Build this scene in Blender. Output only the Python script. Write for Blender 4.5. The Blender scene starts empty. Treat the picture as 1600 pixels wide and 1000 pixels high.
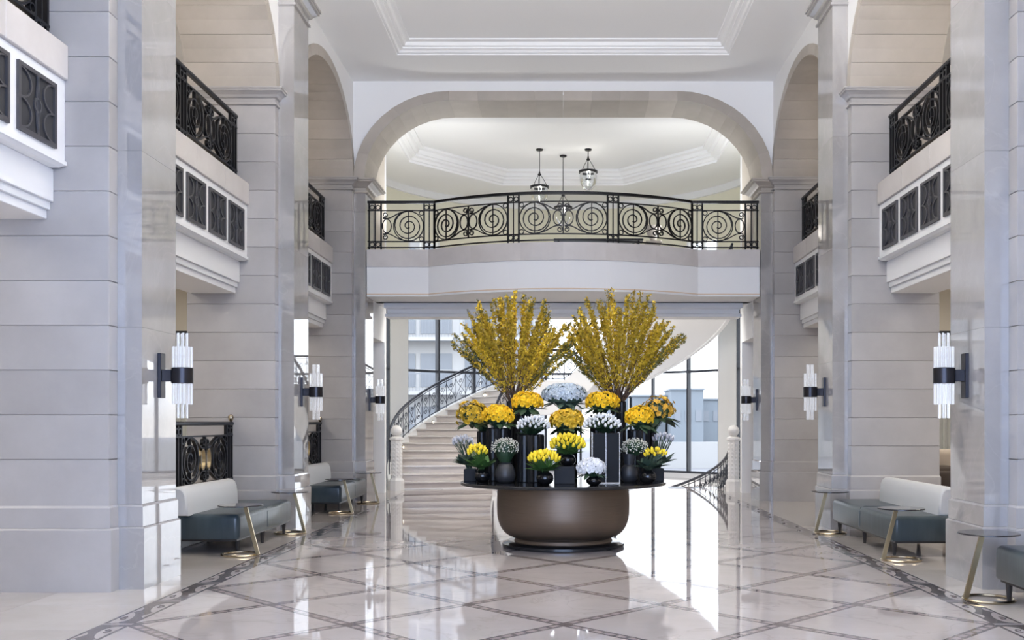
import bpy, math, random
from math import sin, cos, pi, radians as R, sqrt, atan2
from mathutils import Vector, Matrix, Euler

random.seed(7)
S = bpy.context.scene
COL = S.collection

# ------------------------------------------------------------------ camera
cam_d = bpy.data.cameras.new('camera')
cam = bpy.data.objects.new('camera', cam_d)
COL.objects.link(cam)
cam.location = (0, 0, 1.5)
cam.rotation_euler = (R(90), 0, 0)
cam_d.sensor_width = 36
cam_d.lens = 36.0
cam_d.shift_x = -80 / 1600
cam_d.shift_y = 160 / 1600
cam_d.clip_end = 500
S.camera = cam

# ------------------------------------------------------------------ world + exposure
W = bpy.data.worlds.new('sky')
S.world = W
W.use_nodes = True
wn = W.node_tree
bg = wn.nodes['Background']
tc = wn.nodes.new('ShaderNodeTexCoord')
sx = wn.nodes.new('ShaderNodeSeparateXYZ')
rp = wn.nodes.new('ShaderNodeValToRGB')
rp.color_ramp.elements[0].position = 0.0
rp.color_ramp.elements[0].color = (0.62, 0.60, 0.58, 1)
rp.color_ramp.elements[1].position = 0.04
rp.color_ramp.elements[1].color = (0.90, 0.94, 1.0, 1)
e = rp.color_ramp.elements.new(1.0)
e.color = (0.80, 0.87, 1.0, 1)
wn.links.new(tc.outputs['Generated'], sx.inputs[0])
wn.links.new(sx.outputs['Z'], rp.inputs[0])
wn.links.new(rp.outputs[0], bg.inputs[0])
bg.inputs[1].default_value = 2.8
S.view_settings.view_transform = 'Standard'
S.view_settings.look = 'None'
S.view_settings.gamma = 1
S.view_settings.use_curve_mapping = False
S.view_settings.exposure = 0.60
try:
    S.cycles.max_bounces = 10
    S.cycles.diffuse_bounces = 6
    S.cycles.glossy_bounces = 5
    S.cycles.transparent_max_bounces = 12
    S.cycles.sample_clamp_indirect = 6
    S.cycles.caustics_reflective = False
    S.cycles.caustics_refractive = False
except Exception:
    pass

def lamp(name, kind, loc, energy, color, size=1.0, size_y=None, rot=(0, 0, 0), spot=None):
    d = bpy.data.lights.new(name, kind)
    d.energy = energy
    d.color = color
    if kind == 'AREA':
        d.size = size
        if size_y:
            d.shape = 'RECTANGLE'
            d.size_y = size_y
    else:
        d.shadow_soft_size = size
    o = bpy.data.objects.new(name, d)
    COL.objects.link(o)
    o.location = loc
    o.rotation_euler = rot
    return o

BAY = 5.21
PC = [4.43, 9.64, 14.86, 20.07]          # pier centres along the hall
# added warm fill lamps, out of view, in the upper galleries and the lower lounges
for sg in (-1, 1):
    for yc in (7.05, 12.25, 17.46):
        lamp('gallery_fill', 'AREA', (sg * 6.3, yc, 7.75), 6, (1.0, 0.82, 0.62), 1.6, 2.6)
        lamp('lounge_fill', 'AREA', (sg * 6.9, yc, 4.1), 44, (1.0, 0.93, 0.84), 1.4, 2.6)
# added fill strips along the gallery floors behind the railings, and daylight through the tall entrance glazing behind the camera
for sg in (-1, 1):
    for yc, en in ((1.9, 20), (7.05, 6), (12.25, 5), (17.46, 6)):
        lamp('gallery_floor_fill', 'AREA', (sg * 4.85, yc, 4.95), en, (1.0, 0.88, 0.74), 0.3, 3.6, (0, -sg * R(145), 0))
lamp('entrance_daylight', 'AREA', (0, -0.4, 2.7), 640, (0.47, 0.63, 1.0), 7.4, 5.2, (R(90), 0, 0))
for sg in (-1, 1):
    lamp('hall_fill_up', 'AREA', (sg * 1.6, 9.2, 6.0), 250, (1.0, 0.96, 0.89), 2.2, 1.8, (R(172), 0, 0))  # added fill floating above the view to brighten ceiling and hall
    lamp('landing_fill_down', 'AREA', (sg * 1.7, 21.62, 3.88), 74, (1.0, 0.97, 0.93), 2.6, 0.3, (R(48), 0, 0))  # added fill hidden behind the beam to brighten the stairs
    lamp('landing_fill_up', 'AREA', (sg * 2.7, 22.0, 5.4), 28, (0.95, 0.97, 1.0), 1.2, 0.8, (R(180), 0, 0))  # added upward fill for the stair hall ceiling, no fixture there

# ------------------------------------------------------------------ materials
def nmat(name):
    m = bpy.data.materials.new(name)
    m.use_nodes = True
    return m, m.node_tree, m.node_tree.nodes['Principled BSDF']

def mat(name, col, rough=0.5, metal=0.0, spec=0.5, emit=None, es=0.0, coat=0.0):
    m, nt, b = nmat(name)
    b.inputs['Base Color'].default_value = (*col, 1)
    b.inputs['Roughness'].default_value = rough
    b.inputs['Metallic'].default_value = metal
    b.inputs['Specular IOR Level'].default_value = spec
    b.inputs['Coat Weight'].default_value = coat
    if emit:
        b.inputs['Emission Color'].default_value = (*emit, 1)
        b.inputs['Emission Strength'].default_value = es
    return m

def stone(name, c0, c1, rough, scale=1.2, var=0.10, vein=0.0, vein_col=(0.4, 0.38, 0.36), bump=0.0, spec=0.5, ior=1.5):
    """limestone or marble: cloudy two-tone colour, a tint for each block, thin veins"""
    m, nt, b = nmat(name)
    N, L = nt.nodes, nt.links
    t = N.new('ShaderNodeTexCoord')
    oi = N.new('ShaderNodeObjectInfo')
    mp = N.new('ShaderNodeVectorMath'); mp.operation = 'ADD'
    sc = N.new('ShaderNodeVectorMath'); sc.operation = 'SCALE'
    geo = N.new('ShaderNodeNewGeometry')
    L.new(geo.outputs['Position'], mp.inputs[0])
    cb = N.new('ShaderNodeCombineXYZ')
    ml = N.new('ShaderNodeMath'); ml.operation = 'MULTIPLY'; ml.inputs[1].default_value = 37
    L.new(oi.outputs['Random'], ml.inputs[0])
    for k in range(3):
        L.new(ml.outputs[0], cb.inputs[k])
    L.new(cb.outputs[0], mp.inputs[1])
    n1 = N.new('ShaderNodeTexNoise')
    n1.inputs['Scale'].default_value = scale
    n1.inputs['Detail'].default_value = 8
    n1.inputs['Roughness'].default_value = 0.62
    L.new(mp.outputs[0], n1.inputs['Vector'])
    r1 = N.new('ShaderNodeValToRGB')
    r1.color_ramp.elements[0].position = 0.33; r1.color_ramp.elements[0].color = (*c0, 1)
    r1.color_ramp.elements[1].position = 0.68; r1.color_ramp.elements[1].color = (*c1, 1)
    L.new(n1.outputs['Fac'], r1.inputs[0])
    col = r1.outputs[0]
    if vein > 0:
        n2 = N.new('ShaderNodeTexNoise')
        n2.inputs['Scale'].default_value = scale * 1.1
        n2.inputs['Detail'].default_value = 6
        n2.inputs['Distortion'].default_value = 1.4
        L.new(mp.outputs[0], n2.inputs['Vector'])
        r2 = N.new('ShaderNodeValToRGB')
        r2.color_ramp.elements[0].position = 0.485; r2.color_ramp.elements[0].color = (0, 0, 0, 1)
        r2.color_ramp.elements[1].position = 0.515; r2.color_ramp.elements[1].color = (0, 0, 0, 1)
        q = r2.color_ramp.elements.new(0.5); q.color = (vein, vein, vein, 1)
        L.new(n2.outputs['Fac'], r2.inputs[0])
        mx = N.new('ShaderNodeMixRGB')
        L.new(r2.outputs[0], mx.inputs[0]); L.new(col, mx.inputs[1])
        mx.inputs[2].default_value = (*vein_col, 1)
        col = mx.outputs[0]
    hs = N.new('ShaderNodeHueSaturation')
    mr = N.new('ShaderNodeMapRange')
    mr.inputs['To Min'].default_value = 1 - var; mr.inputs['To Max'].default_value = 1 + var * 0.5
    L.new(oi.outputs['Random'], mr.inputs['Value'])
    L.new(mr.outputs[0], hs.inputs['Value'])
    L.new(col, hs.inputs['Color'])
    L.new(hs.outputs[0], b.inputs['Base Color'])
    b.inputs['Roughness'].default_value = rough
    b.inputs['Specular IOR Level'].default_value = spec
    b.inputs['IOR'].default_value = ior
    if bump:
        n3 = N.new('ShaderNodeTexNoise'); n3.inputs['Scale'].default_value = 1.7; n3.inputs['Detail'].default_value = 2
        L.new(geo.outputs['Position'], n3.inputs['Vector'])
        bp = N.new('ShaderNodeBump'); bp.inputs['Strength'].default_value = bump; bp.inputs['Distance'].default_value = 0.01
        L.new(n3.outputs['Fac'], bp.inputs['Height']); L.new(bp.outputs[0], b.inputs['Normal'])
    return m

M = {}
M['ashlar'] = stone('ashlar limestone', (0.355, 0.333, 0.316), (0.435, 0.413, 0.395), 0.34, 0.9, 0.07)
M['polish'] = stone('polished limestone', (0.32, 0.304, 0.296), (0.40, 0.382, 0.373), 0.02, 1.0, 0.05, 0.25, (0.46, 0.43, 0.41), ior=2.2)
M['arch'] = stone('arch limestone', (0.40, 0.357, 0.305), (0.50, 0.45, 0.392), 0.45, 0.9, 0.10)
M['fascia'] = stone('fascia stone', (0.56, 0.52, 0.49), (0.66, 0.62, 0.59), 0.35, 1.2, 0.05)
M['floor'] = stone('floor marble', (0.42, 0.374, 0.36), (0.52, 0.466, 0.45), 0.035, 0.8, 0.06, 0.35, (0.32, 0.27, 0.26), bump=0.04, ior=1.75)
M['floor_plain'] = stone('side floor marble', (0.47, 0.425, 0.39), (0.57, 0.52, 0.485), 0.04, 0.8, 0.05, 0.2, (0.5, 0.44, 0.4), bump=0.03, ior=1.7)
M['dark_inlay'] = stone('dark marble inlay', (0.09, 0.075, 0.073), (0.16, 0.135, 0.13), 0.04, 3.0, 0.08, ior=1.75)
M['light_inlay'] = stone('light marble inlay', (0.40, 0.355, 0.34), (0.48, 0.44, 0.425), 0.04, 2.0, 0.06, ior=1.75)
M['grout'] = mat('grout', (0.24, 0.21, 0.19), 0.7)
M['joint'] = mat('mortar', (0.42, 0.38, 0.35), 0.9)
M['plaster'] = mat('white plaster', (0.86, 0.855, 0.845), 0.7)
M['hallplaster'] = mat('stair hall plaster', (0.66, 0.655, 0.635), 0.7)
M['ceil'] = mat('ceiling plaster', (0.90, 0.895, 0.88), 0.75)
M['cream'] = mat('cream plaster', (0.80, 0.77, 0.62), 0.8)
M['loungecream'] = mat('lounge cream plaster', (0.80, 0.76, 0.67), 0.8)
M['beige'] = mat('beige plaster', (0.62, 0.56, 0.48), 0.8)
M['trimwhite'] = mat('white trim paint', (0.84, 0.84, 0.83), 0.55)
M['iron'] = mat('black iron', (0.012, 0.012, 0.014), 0.38, 0.6)
M['ironb'] = mat('blue black iron', (0.028, 0.031, 0.045), 0.42, 0.4)
M['grille'] = mat('dark bronze grille', (0.10, 0.095, 0.10), 0.45, 0.5)
M['grilleback'] = mat('grille backing', (0.03, 0.03, 0.034), 0.6)
M['brass'] = mat('aged brass', (0.40, 0.32, 0.19), 0.28, 1.0)
M['brassring'] = mat('brass ring', (0.50, 0.42, 0.30), 0.2, 1.0)
M['gilt'] = mat('gilt line', (0.75, 0.58, 0.42), 0.5)
M['sconce'] = mat('sconce bronze', (0.035, 0.033, 0.038), 0.32, 0.7)
M['tabletop'] = mat('dark glass top', (0.025, 0.022, 0.024), 0.06, 0.0, 0.6)
M['blacktop'] = mat('black lacquer', (0.012, 0.012, 0.013), 0.14)
M['frame'] = mat('window frame', (0.03, 0.034, 0.045), 0.5)
M['dark'] = mat('blackglaze', (0.006, 0.006, 0.007), 0.08)
M['matte'] = mat('matte charcoal glaze', (0.03, 0.03, 0.033), 0.45)
M['flute'] = mat('fluted black glaze', (0.010, 0.010, 0.011), 0.28, 0.0, 0.28)
M['liner'] = mat('black liner', (0.008, 0.008, 0.009), 0.5, 0.0, 0.15)
M['boxblack'] = mat('black box', (0.014, 0.014, 0.016), 0.55, 0.0, 0.25)
M['leg'] = mat('dark wood leg', (0.03, 0.024, 0.02), 0.4)
M['marblewhite'] = stone('carved white marble', (0.72, 0.69, 0.65), (0.82, 0.80, 0.77), 0.4, 3.0, 0.04)
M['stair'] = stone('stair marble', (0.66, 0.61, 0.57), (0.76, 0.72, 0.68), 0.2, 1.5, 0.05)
M['riser'] = stone('shaded riser marble', (0.56, 0.505, 0.465), (0.66, 0.605, 0.565), 0.3, 1.5, 0.05)  # darker tan copy of stair marble; reflection and nosing shade put into colour
M['brownfab'] = mat('brown fabric', (0.10, 0.075, 0.06), 0.8)
M['curtain'] = mat('pale curtain', (0.80, 0.78, 0.72), 0.9)
M['beigefab'] = mat('beige fabric', (0.58, 0.50, 0.41), 0.85)
M['outwhite'] = mat('outside render', (0.44, 0.44, 0.44), 0.9)
M['outgrey'] = mat('outside window glass', (0.22, 0.24, 0.27), 0.3)
M['outfar'] = mat('far buildings', (0.22, 0.25, 0.28), 0.9)
M['terrace'] = mat('terrace paving', (0.22, 0.22, 0.23), 0.9)
M['lampglow'] = mat('lamp lens', (1, 1, 1), 0.4, emit=(1.0, 0.9, 0.75), es=3.0)

def leather(name, col, rough, ws=0.25):
    m, nt, b = nmat(name)
    N, L = nt.nodes, nt.links
    g = N.new('ShaderNodeTexCoord')
    mp = N.new('ShaderNodeMapping'); mp.inputs['Scale'].default_value = (14, 14, 2.0)
    n = N.new('ShaderNodeTexNoise'); n.inputs['Scale'].default_value = 1.0; n.inputs['Detail'].default_value = 3
    L.new(g.outputs['Object'], mp.inputs[0]); L.new(mp.outputs[0], n.inputs['Vector'])
    r = N.new('ShaderNodeValToRGB')
    r.color_ramp.elements[0].position = .3; r.color_ramp.elements[0].color = (*[c * 0.82 for c in col], 1)
    r.color_ramp.elements[1].position = .7; r.color_ramp.elements[1].color = (*[c * 1.12 for c in col], 1)
    L.new(n.outputs['Fac'], r.inputs[0]); L.new(r.outputs[0], b.inputs['Base Color'])
    bp = N.new('ShaderNodeBump'); bp.inputs['Strength'].default_value = ws; bp.inputs['Distance'].default_value = 0.01
    L.new(n.outputs['Fac'], bp.inputs['Height']); L.new(bp.outputs[0], b.inputs['Normal'])
    b.inputs['Roughness'].default_value = rough
    return m
M['teal'] = leather('teal leather', (0.048, 0.066, 0.074), 0.30, 0.10)
M['white_up'] = mat('white upholstery', (0.62, 0.62, 0.61), 0.5)

def bronze():
    m, nt, b = nmat('brushed bronze')
    N, L = nt.nodes, nt.links
    g = N.new('ShaderNodeTexCoord')
    mp = N.new('ShaderNodeMapping'); mp.inputs['Scale'].default_value = (1, 1, 40)
    n = N.new('ShaderNodeTexNoise'); n.inputs['Scale'].default_value = 3; n.inputs['Detail'].default_value = 3
    L.new(g.outputs['Object'], mp.inputs[0]); L.new(mp.outputs[0], n.inputs['Vector'])
    r = N.new('ShaderNodeValToRGB')
    r.color_ramp.elements[0].color = (0.15, 0.112, 0.08, 1); r.color_ramp.elements[1].color = (0.215, 0.162, 0.12, 1)
    L.new(n.outputs['Fac'], r.inputs[0]); L.new(r.outputs[0], b.inputs['Base Color'])
    b.inputs['Metallic'].default_value = 0.75
    b.inputs['Roughness'].default_value = 0.47
    return m
M['bronze'] = bronze()

def glass(name, tint, gl=0.10):
    m, nt, b = nmat(name)
    N, L = nt.nodes, nt.links
    out = N['Material Output']
    tr = N.new('ShaderNodeBsdfTransparent'); tr.inputs[0].default_value = (*tint, 1)
    gs = N.new('ShaderNodeBsdfGlossy'); gs.inputs['Roughness'].default_value = 0.02
    lw = N.new('ShaderNodeLayerWeight'); lw.inputs[0].default_value = gl
    mx = N.new('ShaderNodeMixShader')
    L.new(lw.outputs['Fresnel'], mx.inputs[0]); L.new(tr.outputs[0], mx.inputs[1]); L.new(gs.outputs[0], mx.inputs[2])
    L.new(mx.outputs[0], out.inputs[0])
    return m
M['pane'] = glass('window glass', (0.97, 0.985, 1.0), 0.08)
M['clear'] = glass('clear glass', (0.93, 0.95, 0.96), 0.3)

def rodglass():
    m, nt, b = nmat('crystal rod')
    b.inputs['Base Color'].default_value = (0.92, 0.93, 0.95, 1)
    b.inputs['Roughness'].default_value = 0.05
    b.inputs['Transmission Weight'].default_value = 0.75
    b.inputs['IOR'].default_value = 1.45
    b.inputs['Emission Color'].default_value = (1, 0.98, 0.95, 1)
    b.inputs['Emission Strength'].default_value = 0.07
    return m
M['rod'] = rodglass()

def bandmat():
    m, nt, b = nmat('lattice band marble')
    N, L = nt.nodes, nt.links
    uv = N.new('ShaderNodeUVMap'); uv.uv_map = 'UVMap'
    sp = N.new('ShaderNodeSeparateXYZ'); L.new(uv.outputs[0], sp.inputs[0])
    # edge lines
    a = N.new('ShaderNodeMath'); a.operation = 'SUBTRACT'; a.inputs[1].default_value = 0.5; L.new(sp.outputs['Y'], a.inputs[0])
    ab = N.new('ShaderNodeMath'); ab.operation = 'ABSOLUTE'; L.new(a.outputs[0], ab.inputs[0])
    g = N.new('ShaderNodeMath'); g.operation = 'GREATER_THAN'; g.inputs[1].default_value = 0.24; L.new(ab.outputs[0], g.inputs[0])
    # chain of dark links down the middle
    mu = N.new('ShaderNodeMath'); mu.operation = 'MULTIPLY'; mu.inputs[1].default_value = 9; L.new(sp.outputs['X'], mu.inputs[0])
    fr = N.new('ShaderNodeMath'); fr.operation = 'FRACT'; L.new(mu.outputs[0], fr.inputs[0])
    g2 = N.new('ShaderNodeMath'); g2.operation = 'GREATER_THAN'; g2.inputs[1].default_value = 0.72; L.new(fr.outputs[0], g2.inputs[0])
    mx = N.new('ShaderNodeMath'); mx.operation = 'MAXIMUM'; L.new(g.outputs[0], mx.inputs[0]); L.new(g2.outputs[0], mx.inputs[1])
    c = N.new('ShaderNodeMixRGB'); L.new(mx.outputs[0], c.inputs[0])
    c.inputs[1].default_value = (0.36, 0.31, 0.30, 1); c.inputs[2].default_value = (0.18, 0.15, 0.145, 1)
    L.new(c.outputs[0], b.inputs['Base Color'])
    b.inputs['Roughness'].default_value = 0.035
    b.inputs['IOR'].default_value = 1.75
    return m
M['band'] = bandmat()

def petal(name, col, var=0.15, rough=0.6):
    m, nt, b = nmat(name)
    N, L = nt.nodes, nt.links
    oi = N.new('ShaderNodeObjectInfo')
    mr = N.new('ShaderNodeMapRange'); mr.inputs['To Min'].default_value = 1 - var; mr.inputs['To Max'].default_value = 1 + var
    L.new(oi.outputs['Random'], mr.inputs['Value'])
    hs = N.new('ShaderNodeHueSaturation'); hs.inputs['Color'].default_value = (*col, 1)
    L.new(mr.outputs[0], hs.inputs['Value']); L.new(hs.outputs[0], b.inputs['Base Color'])
    b.inputs['Roughness'].default_value = rough
    b.inputs['Subsurface Weight'].default_value = 0.0
    return m
M['mum'] = petal('yellow petals', (0.90, 0.60, 0.02))
M['gold'] = petal('golden petals', (0.62, 0.40, 0.025), 0.2)
M['ochre'] = petal('ochre petals', (0.70, 0.42, 0.05), 0.2)
M['tulipy'] = petal('yellow tulip petals', (0.90, 0.68, 0.03))
M['tulipw'] = petal('white tulip petals', (0.80, 0.81, 0.80), 0.1)
M['tulipp'] = petal('pale tulip petals', (0.50, 0.50, 0.53), 0.15)
M['hydg'] = petal('grey blue petals', (0.47, 0.54, 0.60), 0.15)
M['hydw'] = petal('white petals', (0.80, 0.80, 0.80), 0.1)
M['gyp'] = petal('small cream petals', (0.60, 0.58, 0.50), 0.1)
M['forsy'] = petal('forsythia petals', (0.57, 0.385, 0.02), 0.25)
M['twig'] = mat('twig bark', (0.10, 0.055, 0.03), 0.8)
M['leaf'] = mat('green leaf', (0.07, 0.16, 0.04), 0.5)
M['leafd'] = mat('dark green leaf', (0.02, 0.05, 0.022), 0.5)
M['leafg'] = mat('grey green leaf', (0.06, 0.10, 0.07), 0.5)
M['olive'] = mat('olive leaf', (0.13, 0.13, 0.03), 0.6)

# ------------------------------------------------------------------ mesh helpers
class MB:
    def __init__(s):
        s.v, s.f, s.uv = [], [], None
    def add(s, vs, fs):
        o = len(s.v)
        s.v += [tuple(p) for p in vs]
        s.f += [tuple(i + o for i in f) for f in fs]
        return s
    def box(s, x0, x1, y0, y1, z0, z1, c=0.0):
        if x0 > x1: x0, x1 = x1, x0
        if y0 > y1: y0, y1 = y1, y0
        if c <= 0:
            return s.add([(x0,y0,z0),(x1,y0,z0),(x1,y1,z0),(x0,y1,z0),(x0,y0,z1),(x1,y0,z1),(x1,y1,z1),(x0,y1,z1)],
                         [(3,2,1,0),(4,5,6,7),(0,1,5,4),(1,2,6,5),(2,3,7,6),(3,0,4,7)])
        X, Y, Z = (x0, x1), (y0, y1), (z0, z1)
        vs, idx = [], {}
        for i in (0, 1):
            for j in (0, 1):
                for k in (0, 1):
                    dx, dy, dz = (c if i == 0 else -c), (c if j == 0 else -c), (c if k == 0 else -c)
                    for ax, p in (('x', (X[i], Y[j]+dy, Z[k]+dz)), ('y', (X[i]+dx, Y[j], Z[k]+dz)), ('z', (X[i]+dx, Y[j]+dy, Z[k]))):
                        idx[(ax, i, j, k)] = len(vs); vs.append(p)
        fs = []
        q = lambda ax, a, b, cc, d: (idx[(ax,)+a], idx[(ax,)+b], idx[(ax,)+cc], idx[(ax,)+d])
        fs += [q('x',(0,0,0),(0,0,1),(0,1,1),(0,1,0)), q('x',(1,0,0),(1,1,0),(1,1,1),(1,0,1)),
               q('y',(0,0,0),(1,0,0),(1,0,1),(0,0,1)), q('y',(0,1,0),(0,1,1),(1,1,1),(1,1,0)),
               q('z',(0,0,0),(0,1,0),(1,1,0),(1,0,0)), q('z',(0,0,1),(1,0,1),(1,1,1),(0,1,1))]
        for a in (0, 1):
            for b_ in (0, 1):
                fs.append((idx[('x',a,b_,0)], idx[('x',a,b_,1)], idx[('y',a,b_,1)], idx[('y',a,b_,0)]))
                fs.append((idx[('x',a,0,b_)], idx[('x',a,1,b_)], idx[('z',a,1,b_)], idx[('z',a,0,b_)]))
                fs.append((idx[('y',0,a,b_)], idx[('y',1,a,b_)], idx[('z',1,a,b_)], idx[('z',0,a,b_)]))
                for k in (0, 1):
                    fs.append((idx[('x',a,b_,k)], idx[('y',a,b_,k)], idx[('z',a,b_,k)]))
        return s.add(vs, fs)
    def loft_rect(s, x0, x1, y0, y1, prof, cap0=True, cap1=True):
        """stack of rectangle rings: prof = [(outward offset, z)]"""
        vs = []
        for d, z in prof:
            vs += [(x0-d,y0-d,z),(x1+d,y0-d,z),(x1+d,y1+d,z),(x0-d,y1+d,z)]
        fs = []
        for k in range(len(prof)-1):
            for i in range(4):
                j = (i+1) % 4
                fs.append((4*k+i, 4*k+j, 4*k+4+j, 4*k+4+i))
        if cap0: fs.append((3,2,1,0))
        if cap1:
            n = 4*(len(prof)-1); fs.append((n,n+1,n+2,n+3))
        return s.add(vs, fs)
    def lathe(s, prof, n=24, cx=0, cy=0, cz=0, cap=True, flute=0, fd=0):
        vs = []
        for r, z in prof:
            for i in range(n):
                a = 2*pi*i/n
                rr = r * (1 - (fd if (flute and i % 2) else 0))
                vs.append((cx+rr*cos(a), cy+rr*sin(a), cz+z))
        fs = []
        for k in range(len(prof)-1):
            for i in range(n):
                j = (i+1) % n
                fs.append((k*n+i, k*n+j, k*n+n+j, k*n+n+i))
        if cap:
            fs.append(tuple(range(n-1, -1, -1)))
            m = n*(len(prof)-1)
            fs.append(tuple(range(m, m+n)))
        return s.add(vs, fs)
    def tube(s, pts, r, n=4, closed=False, r1=None, flat=None):
        P = [Vector(p) for p in pts]
        k = len(P)
        vs, fs = [], []
        up0 = Vector((0.13, 0.05, 1.0)).normalized()
        prev = None
        for i, p in enumerate(P):
            if closed:
                t = P[(i+1) % k] - P[i-1]
            else:
                t = P[min(i+1, k-1)] - P[max(i-1, 0)]
            if t.length < 1e-9: t = Vector((0, 0, 1))
            t.normalize()
            if prev is None:
                u = up0 if abs(t.dot(up0)) < 0.9 else Vector((1, 0.1, 0))
                a = t.cross(u).normalized()
            else:
                a = prev - t * prev.dot(t)
                if a.length < 1e-6: a = t.orthogonal()
                a.normalize()
            b = t.cross(a)
            prev = a
            rr = r if r1 is None else r + (r1-r)*i/max(1, k-1)
            for j in range(n):
                an = 2*pi*j/n + pi/4
                vs.append(tuple(p + a*(rr*cos(an)) + b*(rr*sin(an))))
        m = k if closed else k-1
        for i in range(m):
            for j in range(n):
                i2, j2 = (i+1) % k, (j+1) % n
                fs.append((i*n+j, i2*n+j, i2*n+j2, i*n+j2))
        if not closed:
            fs.append(tuple(range(n-1, -1, -1)))
            fs.append(tuple(range((k-1)*n, k*n)))
        return s.add(vs, fs)
    def ribbon(s, pts, r, d, N, closed=False):
        '''flat iron bar: half thickness r in the plane of the work, half depth d along N'''
        P = [Vector(p) for p in pts]
        k = len(P); vs, fs = [], []
        for i, p in enumerate(P):
            t = (P[(i+1) % k] - P[i-1]) if closed else (P[min(i+1, k-1)] - P[max(i-1, 0)])
            if t.length < 1e-9: t = Vector((0, 0, 1))
            t.normalize()
            nn = N(p) if callable(N) else Vector(N)
            b = t.cross(nn)
            if b.length < 1e-6: b = Vector((0, 0, 1))
            b.normalize()
            for u, v in ((-1, -1), (1, -1), (1, 1), (-1, 1)):
                vs.append(tuple(p + b*(r*u) + nn*(d*v)))
        for i in range(k if closed else k-1):
            for j in range(4):
                i2, j2 = (i+1) % k, (j+1) % 4
                fs.append((i*4+j, i2*4+j, i2*4+j2, i*4+j2))
        if not closed:
            fs.append((3, 2, 1, 0)); fs.append(tuple(range((k-1)*4, k*4)))
        return s.add(vs, fs)
    def prism(s, poly, z0, z1):
        n = len(poly)
        vs = [(x, y, z0) for x, y in poly] + [(x, y, z1) for x, y in poly]
        fs = [tuple(range(n-1, -1, -1)), tuple(range(n, 2*n))]
        fs += [(i, (i+1) % n, n+(i+1) % n, n+i) for i in range(n)]
        return s.add(vs, fs)
    def mesh(s, name, m, smooth=False):
        me = bpy.data.meshes.new(name)
        me.from_pydata(s.v, [], s.f)
        if m: me.materials.append(M[m] if isinstance(m, str) else m)
        if smooth:
            me.polygons.foreach_set('use_smooth', [True]*len(me.polygons))
            try: me.set_sharp_from_angle(angle=R(smooth if smooth is not True else 40))
            except Exception: pass
        me.update()
        return me
    def obj(s, name, m, parent=None, smooth=False, label=None, loc=None):
        return link(name, s.mesh(name, m, smooth), parent, label, loc)

def link(name, me, parent=None, label=None, loc=None, rot=None):
    o = bpy.data.objects.new(name, me)
    COL.objects.link(o)
    if parent is not None: o.parent = parent
    if loc is not None: o.location = loc
    if rot is not None: o.rotation_euler = rot
    if label: o['label'] = label
    return o

def thing(name, label, cat, loc=(0, 0, 0), rz=0, group=None, kind=None):
    o = bpy.data.objects.new(name, None)
    COL.objects.link(o)
    o.empty_display_size = 0.1
    o.location = loc
    o.rotation_euler = (0, 0, rz)
    return tag(o, label, cat, group, kind)

def tag(o, label, cat=None, group=None, kind=None):
    o['label'] = label
    if cat: o['category'] = cat
    if group: o['group'] = group
    if kind: o['kind'] = kind
    return o

def kids(o, cache={}):
    return [c for c in COL.objects if c.parent == o]

def copy_tree(o, loc, label, rz=None):
    r = o.copy(); COL.objects.link(r); r.location = loc; r['label'] = label
    if rz is not None: r.rotation_euler = (0, 0, rz)
    for c in list(o.children):
        d = c.copy(); COL.objects.link(d); d.parent = r
        for g in list(c.children):
            h = g.copy(); COL.objects.link(h); h.parent = d
    return r

SIDE = {-1: 'left', 1: 'right'}
ORD = ['first', 'second', 'third', 'fourth', 'fifth', 'sixth', 'seventh']

# ------------------------------------------------------------------ FLOOR
fl = MB().box(-10.5, 10.5, -4, 22.6, -0.3, -0.006).obj('floor', 'grout')
tag(fl, 'polished pale marble floor with diagonal lattice bands and scroll borders', 'floor', kind='structure')

def clipx(poly, lo, hi):
    def cut(P, keep, inter):
        out = []
        for i in range(len(P)):
            a, b = P[i], P[(i+1) % len(P)]
            ka, kb = keep(a), keep(b)
            if ka: out.append(a)
            if ka != kb: out.append(inter(a, b))
        return out
    def at(x):
        return lambda a, b: (x, a[1] + (b[1]-a[1])*(x-a[0])/(b[0]-a[0]))
    P = cut(poly, lambda p: p[0] >= lo, at(lo))
    return cut(P, lambda p: p[0] <= hi, at(hi)) if len(P) > 2 else []

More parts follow.
